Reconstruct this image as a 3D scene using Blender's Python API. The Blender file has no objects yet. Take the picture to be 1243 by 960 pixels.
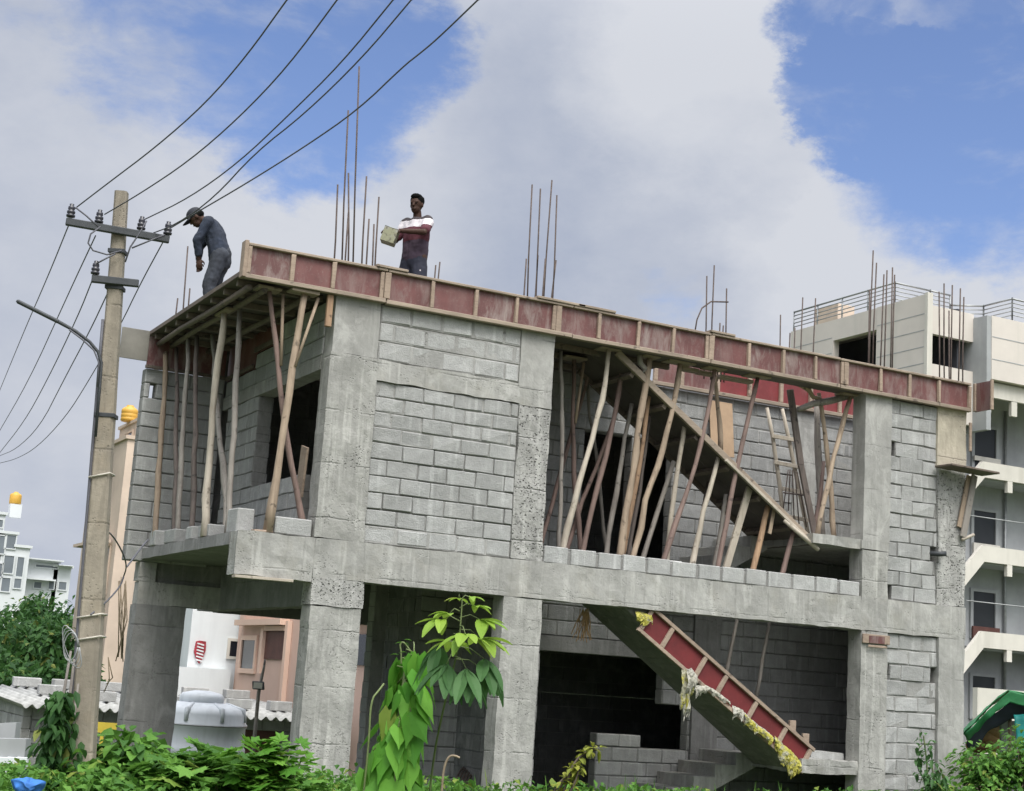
CAM = ((0.882649, -0.465556, 0.064707),
 (-0.14369, -0.136184, 0.980208),
 (0.44753, 0.874478, 0.187098),
 (-5.83578, -15.93778, 1.62))
PROP = {'P1': (0.032, [(3.29, 0.6, 5.679),
 (3.317, 0.6, 5.365),
 (3.354, 0.6, 4.991),
 (3.372, 0.6, 4.47),
 (3.423, 0.6, 3.363)]), 'P2': (0.035, [(3.636, 0.9, 5.934),
 (3.672, 0.9, 5.245),
 (3.718, 0.9, 4.502),
 (3.772, 0.9, 4.211),
 (3.883, 0.9, 3.408)]), 'P3': (0.03, [(4.122, 1.2, 6.039),
 (4.004, 1.2, 5.51),
 (3.891, 1.2, 5.136),
 (3.717, 1.2, 4.402),
 (3.522, 1.2, 3.528)]), 'P4': (0.042, [(3.737, 0.2, 5.808),
 (3.725, 0.2, 5.442),
 (3.621, 0.2, 4.972),
 (3.52, 0.2, 4.428),
 (3.338, 0.2, 3.82),
 (3.257, 0.2, 3.311)]), 'P5': (0.036, [(4.144, 0.5, 5.791),
 (4.064, 0.5, 5.173),
 (3.963, 0.5, 4.545),
 (3.855, 0.5, 4.103),
 (3.712, 0.5, 3.345)]), 'P6': (0.028, [(4.206, 1.5, 5.717),
 (4.275, 1.5, 5.233),
 (4.413, 1.5, 4.765),
 (4.509, 1.5, 4.173),
 (4.628, 1.5, 3.615)]), 'P7': (0.034, [(4.379, 1.0, 5.25),
 (4.199, 1.0, 4.702),
 (3.942, 1.0, 4.016),
 (3.794, 1.0, 3.545)]), 'P8': (0.036, [(4.428, 0.7, 5.327),
 (4.342, 0.7, 4.875),
 (4.251, 0.7, 4.129),
 (4.167, 0.7, 3.379)]), 'P9': (0.05, [(4.354, 0.2, 5.847),
 (4.268, 0.2, 5.184),
 (4.206, 0.2, 4.577),
 (4.113, 0.2, 3.861),
 (4.057, 0.2, 3.324)]), 'P10': (0.036, [(4.511, 0.4, 5.471),
 (4.467, 0.4, 5.029),
 (4.414, 0.4, 4.561),
 (4.285, 0.4, 3.723),
 (4.21, 0.4, 3.341)]), 'P11': (0.03, [(4.65, 0.6, 5.183),
 (4.614, 0.6, 4.713),
 (4.515, 0.6, 3.966),
 (4.431, 0.6, 3.364)]), 'P12': (0.045, [(4.815, 0.2, 5.845),
 (4.712, 0.2, 5.125),
 (4.629, 0.2, 4.705),
 (4.373, 0.2, 4.004),
 (4.353, 0.2, 3.718),
 (4.244, 0.2, 3.312)]), 'P13': (0.038, [(5.032, 0.35, 5.172),
 (4.958, 0.35, 4.656),
 (4.878, 0.35, 3.904),
 (4.848, 0.35, 3.346)]), 'P14': (0.036, [(5.334, 0.18, 5.802),
 (5.277, 0.18, 5.38),
 (5.163, 0.18, 4.826),
 (4.957, 0.18, 4.069),
 (4.828, 0.18, 3.767),
 (4.697, 0.18, 3.324)]), 'P15': (0.04, [(5.05, 0.6, 4.639),
 (4.801, 0.6, 3.859),
 (4.66, 0.6, 3.37)]), 'P16': (0.042, [(5.541, 0.3, 4.758),
 (5.4, 0.3, 4.228),
 (5.226, 0.3, 3.391)]), 'P17': (0.036, [(6.031, 0.18, 5.854),
 (5.887, 0.18, 5.193),
 (5.701, 0.18, 4.362),
 (5.528, 0.18, 3.372)]), 'P18': (0.05, [(6.062, 0.3, 4.431),
 (5.727, 0.3, 3.312)]), 'P19': (0.048, [(6.377, 0.3, 4.25),
 (6.262, 0.3, 3.781),
 (6.146, 0.3, 3.312)]), 'P20': (0.04, [(6.751, 0.25, 3.883),
 (6.577, 0.25, 3.314)]), 'P21': (0.03, [(5.88, 1.0, 4.526),
 (5.771, 1.0, 3.913),
 (5.698, 1.0, 3.576)]), 'P22': (0.036, [(5.817, 0.5, 4.289),
 (5.765, 0.5, 3.914),
 (5.689, 0.5, 3.337)]), 'P23': (0.036, [(5.521, 0.45, 5.872),
 (5.633, 0.45, 5.191),
 (5.676, 0.45, 4.835)]), 'P24': (0.045, [(6.792, 0.5, 5.927),
 (6.962, 0.5, 5.074),
 (7.284, 0.5, 3.976)]), 'P25': (0.04, [(7.224, 0.4, 5.827),
 (7.344, 0.4, 5.42),
 (7.414, 0.4, 4.815),
 (7.536, 0.4, 3.974)]), 'P26': (0.04, [(7.658, 0.25, 5.836),
 (7.382, 0.25, 4.947),
 (7.298, 0.25, 4.63),
 (7.154, 0.25, 3.925)]), 'P27': (0.055, [(7.503, 0.8, 5.854),
 (7.562, 0.8, 4.976),
 (7.666, 0.8, 4.034)]), 'P28': (0.035, [(7.502, 0.6, 4.948),
 (7.46, 0.6, 4.487),
 (7.378, 0.6, 3.992)]), 'RL1': (0.03, [(6.583, 1.2, 2.723),
 (6.485, 1.2, 2.187),
 (6.416, 1.2, 1.942)]), 'RL2': (0.03, [(7.122, 1.2, 2.731),
 (7.032, 1.2, 2.223),
 (6.943, 1.2, 1.721)]), 'L1': (0.038, [(-0.8, 4.854, 6.147),
 (-0.8, 4.652, 5.657),
 (-0.8, 4.353, 4.725),
 (-0.8, 4.261, 4.301),
 (-0.8, 4.258, 3.292)]), 'L2': (0.042, [(-0.85, 4.142, 6.075),
 (-0.85, 3.951, 5.598),
 (-0.85, 3.762, 4.55),
 (-0.85, 3.499, 3.218)]), 'L3': (0.034, [(-0.75, 4.093, 6.206),
 (-0.75, 3.734, 5.487),
 (-0.75, 3.446, 4.538),
 (-0.75, 3.252, 4.206),
 (-0.75, 3.021, 3.243)]), 'L4': (0.036, [(-0.8, 3.261, 6.139),
 (-0.8, 3.046, 5.461),
 (-0.8, 2.936, 4.567),
 (-0.8, 2.644, 3.216)]), 'L5': (0.038, [(-0.75, 3.0, 6.167),
 (-0.75, 2.839, 5.436),
 (-0.75, 2.521, 4.41),
 (-0.75, 2.219, 3.217)]), 'L6': (0.04, [(-0.6, 2.934, 6.232),
 (-0.6, 2.567, 5.444),
 (-0.6, 2.382, 5.037),
 (-0.6, 2.056, 4.479),
 (-0.6, 1.532, 3.795),
 (-0.6, 1.378, 3.231)]), 'L7': (0.05, [(-0.85, 1.458, 6.092),
 (-0.85, 1.424, 5.5),
 (-0.85, 1.508, 4.874),
 (-0.85, 1.47, 4.286),
 (-0.85, 1.474, 4.013),
 (-0.85, 1.32, 3.106)]), 'L8': (0.04, [(-0.75, 1.193, 6.147),
 (-0.75, 1.082, 5.331),
 (-0.75, 0.885, 4.233),
 (-0.75, 0.797, 3.254)]), 'L9': (0.036, [(-0.721, 0.2, 5.82),
 (-0.586, 0.2, 5.208),
 (-0.476, 0.2, 4.742),
 (-0.375, 0.2, 4.204),
 (-0.27, 0.2, 3.883),
 (-0.074, 0.2, 3.288)]), 'L10': (0.05, [(-0.353, 0.06, 5.776),
 (-0.403, 0.06, 4.971),
 (-0.44, 0.06, 4.355),
 (-0.481, 0.06, 3.707),
 (-0.513, 0.06, 3.114)])}
REBAR = [((0.01, 0.15, 6.303),
 (-0.042, 0.15, 7.193)),
 ((0.119, 0.15, 6.294),
 (0.005, 0.15, 8.111)),
 ((0.201, 0.15, 6.29),
 (0.076, 0.15, 7.359)),
 ((0.258, 0.15, 6.291),
 (0.092, 0.15, 8.679)),
 ((0.358, 0.15, 6.285),
 (0.303, 0.15, 7.368)),
 ((0.4, 0.15, 6.278),
 (0.379, 0.15, 6.864)),
 ((0.479, 0.15, 6.283),
 (0.446, 0.15, 6.814)),
 ((0.52, 0.15, 6.291),
 (0.479, 0.15, 7.153)),
 ((0.153, 0.15, 6.291),
 (0.119, 0.15, 6.888)),
 ((1.704, 1.6, 6.716),
 (1.696, 1.6, 6.913)),
 ((1.774, 1.6, 6.718),
 (1.78, 1.6, 6.785)),
 ((1.903, 1.6, 6.709),
 (1.91, 1.6, 6.912)),
 ((1.939, 1.6, 6.705),
 (1.965, 1.6, 6.964)),
 ((2.483, 0.15, 6.304),
 (2.471, 0.15, 6.782)),
 ((2.537, 0.15, 6.304),
 (2.484, 0.15, 7.736)),
 ((2.605, 0.15, 6.305),
 (2.628, 0.15, 6.854)),
 ((2.652, 0.15, 6.303),
 (2.603, 0.15, 7.708)),
 ((2.721, 0.15, 6.305),
 (2.734, 0.15, 6.832)),
 ((2.747, 0.15, 6.31),
 (2.757, 0.15, 7.852)),
 ((2.813, 0.15, 6.311),
 (2.885, 0.15, 6.84)),
 ((2.875, 0.15, 6.311),
 (2.84, 0.15, 7.673)),
 ((5.71, 0.8, 6.514),
 (5.692, 0.8, 7.447)),
 ((5.602, 0.8, 6.507),
 (5.578, 0.8, 7.275)),
 ((5.927, 0.8, 6.516),
 (5.911, 0.8, 7.161)),
 ((5.818, 0.8, 6.52),
 (5.825, 0.8, 6.66)),
 ((5.873, 0.8, 6.518),
 (5.881, 0.8, 6.634)),
 ((7.916, 2.2, 6.914),
 (7.896, 2.2, 7.395)),
 ((8.28, 2.2, 6.909),
 (8.304, 2.2, 7.737)),
 ((8.531, 2.2, 6.911),
 (8.549, 2.2, 7.768)),
 ((8.062, 2.2, 6.912),
 (8.084, 2.2, 7.145)),
 ((8.171, 2.2, 6.904),
 (8.174, 2.2, 7.237)),
 ((7.878, 0.15, 6.317),
 (7.908, 0.15, 7.938)),
 ((7.937, 0.15, 6.314),
 (7.972, 0.15, 7.771)),
 ((8.068, 0.15, 6.312),
 (8.109, 0.15, 7.629)),
 ((8.142, 0.15, 6.312),
 (8.163, 0.15, 7.699)),
 ((8.26, 0.15, 6.318),
 (8.262, 0.15, 7.759)),
 ((8.29, 0.15, 6.311),
 (8.303, 0.15, 7.659)),
 ((7.863, 0.15, 6.326),
 (7.859, 0.15, 7.363)),
 ((9.166, 0.15, 6.316),
 (9.13, 0.15, 7.562)),
 ((9.259, 0.15, 6.318),
 (9.221, 0.15, 7.701)),
 ((9.367, 0.15, 6.323),
 (9.378, 0.15, 7.705)),
 ((9.351, 0.15, 6.32),
 (9.321, 0.15, 7.316)),
 ((9.507, 0.15, 6.32),
 (9.533, 0.15, 7.684)),
 ((9.601, 0.15, 6.322),
 (9.601, 0.15, 7.567)),
 ((-0.7, 3.866, 6.408),
 (-0.7, 4.049, 7.219)),
 ((-0.7, 4.272, 6.418),
 (-0.7, 4.285, 6.537)),
 ((-0.7, 3.714, 6.424),
 (-0.7, 3.705, 6.558))]
INS = {'I1': (-3.553, -3.14, 5.305), 'I2': (-3.327, -3.182, 5.305), 'I3': (-2.986, -3.254, 5.305), 'I4': (-2.767, -3.305, 5.264), 'I5': (-3.312, -3.185, 4.866)}
WIRE = {'W1': [(-3.537, -3.143, 5.344),
 (-3.426, -3.792, 5.411),
 (-3.267, -4.682, 5.504),
 (-3.138, -5.512, 5.622),
 (-3.069, -6.205, 5.764),
 (-3.031, -6.861, 5.927)], 'W2': [(-3.296, -3.188, 5.331),
 (-3.159, -3.817, 5.378),
 (-2.992, -4.639, 5.464),
 (-2.864, -5.437, 5.597),
 (-2.77, -6.205, 5.762),
 (-2.724, -6.962, 5.973)], 'W3': [(-2.969, -3.258, 5.337),
 (-2.789, -3.966, 5.382),
 (-2.632, -4.746, 5.501),
 (-2.517, -5.52, 5.673),
 (-2.408, -6.28, 5.853),
 (-2.345, -6.995, 6.066)], 'W4': [(-2.929, -3.267, 5.204),
 (-2.799, -3.695, 5.221),
 (-2.669, -4.276, 5.326),
 (-2.577, -4.976, 5.528),
 (-2.433, -5.645, 5.667),
 (-2.306, -6.408, 5.872),
 (-2.233, -7.039, 6.08)], 'W5': [(-2.75, -3.309, 5.295),
 (-2.634, -3.68, 5.366),
 (-2.428, -4.333, 5.488),
 (-2.211, -5.05, 5.636),
 (-2.033, -5.681, 5.784),
 (-1.921, -6.23, 5.97),
 (-1.879, -6.391, 6.013),
 (-1.832, -6.586, 6.068),
 (-1.742, -7.034, 6.219)], 'D1': [(-3.572, -3.136, 5.186),
 (-3.258, -0.649, 5.367),
 (-2.675, 4.103, 5.733),
 (-1.461, 13.741, 6.496)], 'D2': [(-3.348, -3.178, 5.134),
 (-3.061, -0.769, 5.201),
 (-2.242, 5.889, 5.414),
 (-1.369, 13.728, 5.734)], 'D3': [(-3.323, -3.183, 4.785),
 (-3.077, -1.424, 4.814),
 (-2.531, 2.856, 4.919),
 (-1.962, 7.557, 5.062),
 (-1.319, 13.72, 5.317)], 'D4': [(-3.197, -3.208, 4.659),
 (-2.967, -1.522, 4.679),
 (-2.56, 1.663, 4.737),
 (-1.957, 6.244, 4.829),
 (-1.536, 10.605, 5.018),
 (-1.312, 13.719, 5.256)], 'D5': [(-2.793, -3.299, 5.187),
 (-2.621, -1.82, 5.123),
 (-2.408, -0.205, 5.052),
 (-2.076, 2.652, 4.958),
 (-1.768, 5.464, 4.888),
 (-1.486, 8.993, 4.879),
 (-1.363, 11.541, 4.966),
 (-1.295, 13.717, 5.117)], 'S1': [(-3.041, -3.242, 2.691),
 (-2.858, -2.879, 2.676),
 (-2.579, -2.186, 2.568),
 (-2.427, -1.73, 2.482),
 (-2.356, -1.347, 2.41)]}
LADDER = {'r1': [(6.994, 1.25, 5.715),
 (7.111, 1.25, 5.315),
 (7.26, 1.25, 4.632),
 (7.344, 1.25, 4.154)], 'r2': [(7.261, 1.25, 5.738),
 (7.384, 1.25, 5.352),
 (7.534, 1.25, 4.84),
 (7.733, 1.25, 4.173)], 'rungs': [[(7.058, 1.2, 5.314),
 (7.463, 1.2, 5.309)], [(7.116, 1.2, 4.948),
 (7.579, 1.2, 4.935)], [(7.274, 1.2, 4.595),
 (7.65, 1.2, 4.58)], [(7.389, 1.2, 4.213),
 (7.78, 1.2, 4.198)]], 'rods': [[(7.286, 1.1, 4.854),
 (7.222, 1.1, 4.303)], [(7.315, 1.1, 4.858),
 (7.309, 1.1, 4.278)], [(7.358, 1.1, 4.852),
 (7.414, 1.1, 4.152)], [(7.402, 1.1, 4.845),
 (7.501, 1.1, 4.115)], [(7.445, 1.1, 4.839),
 (7.632, 1.1, 4.083)]]}
import bpy, bmesh, math, random
from mathutils import Vector, Matrix, noise

SC = bpy.context.scene
COL = SC.collection
rad = math.radians
PHI = math.pi

# ---------------------------------------------------------------- camera model
RR, UU, FF, EYE = [Vector(v) for v in CAM]
FPX, PW, PH = 1858.2566, 1243.0, 960.0

def ray(px, py):
    return FF * FPX + RR * (px - PW / 2) - UU * (py - PH / 2)
def onX(px, py, X):
    d = ray(px, py); return EYE + d * ((X - EYE.x) / d.x)
def onY(px, py, Y):
    d = ray(px, py); return EYE + d * ((Y - EYE.y) / d.y)
def atD(px, py, D):
    d = ray(px, py); return EYE + d * (D / math.hypot(d.x, d.y))

# ---------------------------------------------------------------- mesh builder
WL = {}

def nz(p, f, amp, s=0.0):
    return noise.noise_vector(Vector((p[0] * f + s, p[1] * f - s * 1.7, p[2] * f + s * .3))) * amp

class MB:
    def __init__(self):
        self.v = []; self.f = []; self.m = []
    def add(self, vs, fs, mat=0):
        b = len(self.v)
        self.v += [Vector(p) for p in vs]
        for f in fs:
            self.f.append([b + i for i in f]); self.m.append(mat)
    def hexa(self, c, mat=0):
        self.add(c, [(0, 3, 2, 1), (4, 5, 6, 7), (0, 1, 5, 4), (1, 2, 6, 5), (2, 3, 7, 6), (3, 0, 4, 7)], mat)
    def box(self, a, b, mat=0, j=0.0, rnd=random):
        x0, y0, z0 = a; x1, y1, z1 = b
        c = [(x0, y0, z0), (x1, y0, z0), (x1, y1, z0), (x0, y1, z0), (x0, y0, z1), (x1, y0, z1), (x1, y1, z1), (x0, y1, z1)]
        if j:
            c = [(p[0] + rnd.uniform(-j, j), p[1] + rnd.uniform(-j, j), p[2] + rnd.uniform(-j, j)) for p in c]
        self.hexa(c, mat)
    def obox(self, c, ax, ay, az, mat=0):
        # box from a centre and three half-axis vectors
        c = Vector(c); ax = Vector(ax); ay = Vector(ay); az = Vector(az)
        self.hexa([c - ax - ay - az, c + ax - ay - az, c + ax + ay - az, c - ax + ay - az,
                   c - ax - ay + az, c + ax - ay + az, c + ax + ay + az, c - ax + ay + az], mat)
    def plank(self, a, b, w, t, side=(0, 1, 0), mat=0):
        # board from a to b; t = thickness along side, w = width across
        a = Vector(a); b = Vector(b); d = (b - a); L = d.length; d.normalize()
        s = Vector(side); s = (s - d * s.dot(d)).normalized(); w2 = d.cross(s).normalized()
        self.obox((a + b) / 2, d * L / 2, w2 * w / 2, s * t / 2, mat)
    def rbox(self, a, b, cell=.13, amp=.006, mat=0, seed=0.0, f=3.0):
        # box cut into a grid and pushed about a little: cast concrete
        lo = Vector(a); hi = Vector(b); sz = hi - lo
        n = [max(1, min(60, int(round(sz[i] / cell)))) for i in range(3)]
        for ax in range(3):
            u, w = (ax + 1) % 3, (ax + 2) % 3
            for sgn in (0, 1):
                vs = []
                for i in range(n[u] + 1):
                    for k in range(n[w] + 1):
                        p = Vector((0, 0, 0))
                        p[ax] = hi[ax] if sgn else lo[ax]
                        p[u] = lo[u] + sz[u] * i / n[u]; p[w] = lo[w] + sz[w] * k / n[w]
                        vs.append(p + nz(p, f, amp, seed) + nz(p, f * 4.1, amp * .5, seed))
                fs = []
                W = n[w] + 1
                for i in range(n[u]):
                    for k in range(n[w]):
                        q = (i * W + k, (i + 1) * W + k, (i + 1) * W + k + 1, i * W + k + 1)
                        fs.append(q if sgn else q[::-1])
                self.add(vs, fs, mat)
    def tube(self, pts, r, n=8, mat=0, cap=True, rough=0.0, seed=0.0):
        pts = [Vector(p) for p in pts]
        if not isinstance(r, (list, tuple)): r = [r] * len(pts)
        b = len(self.v); up = None
        for i, p in enumerate(pts):
            d = (pts[min(i + 1, len(pts) - 1)] - pts[max(i - 1, 0)]).normalized()
            if up is None:
                up = Vector((0, 0, 1)) if abs(d.z) < .9 else Vector((1, 0, 0))
            s = (up - d * up.dot(d)).normalized(); t = d.cross(s); up = s
            for k in range(n):
                a = 2 * PHI * k / n
                q = r[i]
                if rough: q *= 1 + rough * noise.noise(Vector((math.cos(a) * 1.3 + seed, math.sin(a) * 1.3, i * .7 + seed)))
                self.v.append(p + s * (math.cos(a) * q) + t * (math.sin(a) * q))
        for i in range(len(pts) - 1):
            for k in range(n):
                k2 = (k + 1) % n
                self.f.append([b + i * n + k, b + i * n + k2, b + (i + 1) * n + k2, b + (i + 1) * n + k]); self.m.append(mat)
        if cap:
            self.f.append([b + k for k in range(n)][::-1]); self.m.append(mat)
            e = b + (len(pts) - 1) * n
            self.f.append([e + k for k in range(n)]); self.m.append(mat)
    def lathe(self, prof, c, n=24, mat=0, ax=(0, 0, 1)):
        # profile [(radius, height)] turned about an upright axis through c
        c = Vector(c); b = len(self.v)
        for (r_, h) in prof:
            for k in range(n):
                a = 2 * PHI * k / n
                self.v.append(c + Vector((math.cos(a) * r_, math.sin(a) * r_, h)))
        for i in range(len(prof) - 1):
            for k in range(n):
                k2 = (k + 1) % n
                self.f.append([b + i * n + k, b + i * n + k2, b + (i + 1) * n + k2, b + (i + 1) * n + k]); self.m.append(mat)
        self.f.append([b + k for k in range(n)][::-1]); self.m.append(mat)
        e = b + (len(prof) - 1) * n
        self.f.append([e + k for k in range(n)]); self.m.append(mat)
    def ellip(self, c, rx, ry, rz, R=None, nu=16, nv=10, mat=0):
        c = Vector(c); vs = []; fs = []
        for j in range(nv + 1):
            th = PHI * j / nv
            for i in range(nu):
                ph = 2 * PHI * i / nu
                p = Vector((rx * math.sin(th) * math.cos(ph), ry * math.sin(th) * math.sin(ph), rz * math.cos(th)))
                if R: p = R @ p
                vs.append(c + p)
        for j in range(nv):
            for i in range(nu):
                i2 = (i + 1) % nu
                fs.append((j * nu + i, (j + 1) * nu + i, (j + 1) * nu + i2, j * nu + i2))
        self.add(vs, fs, mat)
    def limb(self, pts, rs, n=12, mat=0):
        # a run of balls and cones, closed: body parts before they are fused
        for i in range(len(pts)):
            self.ellip(pts[i], rs[i], rs[i], rs[i], None, n, 8, mat)
        for i in range(len(pts) - 1):
            self.tube([pts[i], pts[i + 1]], [rs[i], rs[i + 1]], n, mat)
    def prism(self, poly, vec, mat=0):
        # flat outline swept along vec
        n = len(poly); vec = Vector(vec)
        a = [Vector(p) for p in poly]; b2 = [p + vec for p in a]
        self.add(a + b2, [tuple(range(n))[::-1], tuple(range(n, 2 * n))] + [(i, (i + 1) % n, n + (i + 1) % n, n + i) for i in range(n)], mat)
    def build(self, name, mats, parent=None, smooth=False, bevel=0.0, loc=None, merge=False):
        if not isinstance(mats, (list, tuple)): mats = [mats]
        if parent is not None:
            L = WL[parent.name]
        elif loc is not None:
            L = Vector(loc)
        else:
            xs = [p.x for p in self.v]; ys = [p.y for p in self.v]; zs = [p.z for p in self.v]
            L = Vector(((min(xs) + max(xs)) / 2, (min(ys) + max(ys)) / 2, min(zs)))
        me = bpy.data.meshes.new(name)
        me.from_pydata([p - L for p in self.v], [], self.f)
        for m in mats: me.materials.append(m)
        me.polygons.foreach_set('material_index', self.m)
        if smooth: me.polygons.foreach_set('use_smooth', [True] * len(self.m))
        if merge:
            bm = bmesh.new(); bm.from_mesh(me); bmesh.ops.remove_doubles(bm, verts=bm.verts, dist=.0004); bm.to_mesh(me); bm.free()
        me.update()
        o = bpy.data.objects.new(name, me); COL.objects.link(o)
        if parent is not None:
            o.parent = parent
        else:
            o.location = L
        WL[o.name] = L
        if bevel:
            b = o.modifiers.new('bevel', 'BEVEL'); b.width = bevel; b.segments = 1; b.limit_method = 'ANGLE'; b.angle_limit = rad(40)
        return o

def thing(name, loc, label, cat, group=None):
    o = bpy.data.objects.new(name, None); COL.objects.link(o)
    o.empty_display_size = .2
    o.location = loc; WL[o.name] = Vector(loc)
    return tag(o, label, cat, group)
def tag(o, label, cat, group=None, kind=None):
    o['label'] = label; o['category'] = cat
    if group: o['group'] = group
    if kind: o['kind'] = kind
    return o
def setting(o, label, cat): return tag(o, label, cat, None, 'structure')

# ---------------------------------------------------------------- materials
def new_mat(name):
    m = bpy.data.materials.new(name); m.use_nodes = True
    nt = m.node_tree; nt.nodes.clear()
    out = nt.nodes.new('ShaderNodeOutputMaterial'); bs = nt.nodes.new('ShaderNodeBsdfPrincipled')
    nt.links.new(bs.outputs[0], out.inputs[0])
    return m, nt, bs, out
def N(nt, typ, **kw):
    n = nt.nodes.new(typ)
    for k, v in kw.items():
        if k.startswith('i_'):
            n.inputs[k[2:].replace('_', ' ')].default_value = v
        else: setattr(n, k, v)
    return n
def mixc(nt, fac, a, b, typ='MIX'):
    n = nt.nodes.new('ShaderNodeMix'); n.data_type = 'RGBA'; n.blend_type = typ
    for s, v in ((0, fac), (6, a), (7, b)):
        if hasattr(v, 'is_linked') or hasattr(v, 'links'): nt.links.new(v, n.inputs[s])
        else: n.inputs[s].default_value = v if s == 0 else (tuple(v) + (1,))[:4]
    return n.outputs[2]
def mapr(nt, v, a, b, c, d, smooth=False):
    n = nt.nodes.new('ShaderNodeMapRange'); n.clamp = True
    if smooth: n.interpolation_type = 'SMOOTHSTEP'
    nt.links.new(v, n.inputs[0])
    for i, x in enumerate((a, b, c, d)): n.inputs[i + 1].default_value = x
    return n.outputs[0]
def math_(nt, op, a, b=None, c=None):
    n = nt.nodes.new('ShaderNodeMath'); n.operation = op
    for i, v in enumerate((a, b, c)):
        if v is None: continue
        if hasattr(v, 'links'): nt.links.new(v, n.inputs[i])
        else: n.inputs[i].default_value = v
    return n.outputs[0]
def pos_noise(nt, scale, detail=6, rough=.6, stretch=(1, 1, 1), dist=0.0):
    g = N(nt, 'ShaderNodeNewGeometry')
    mp = N(nt, 'ShaderNodeMapping'); mp.inputs['Scale'].default_value = stretch
    nt.links.new(g.outputs['Position'], mp.inputs[0])
    n = N(nt, 'ShaderNodeTexNoise'); n.inputs['Scale'].default_value = scale; n.inputs['Detail'].default_value = detail
    n.inputs['Roughness'].default_value = rough; n.inputs['Distortion'].default_value = dist
    nt.links.new(mp.outputs[0], n.inputs['Vector'])
    return n.outputs['Fac']
def isl(nt):
    # one random value for every loose piece of every object
    return math_(nt, 'FRACT', math_(nt, 'ADD', N(nt, 'ShaderNodeNewGeometry').outputs['Random Per Island'], N(nt, 'ShaderNodeObjectInfo').outputs['Random']))
def bump(nt, bs, h, strength=.3, dist=.02):
    b = N(nt, 'ShaderNodeBump'); b.inputs['Strength'].default_value = strength; b.inputs['Distance'].default_value = dist
    nt.links.new(h, b.inputs['Height']); nt.links.new(b.outputs[0], bs.inputs['Normal'])

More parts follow.
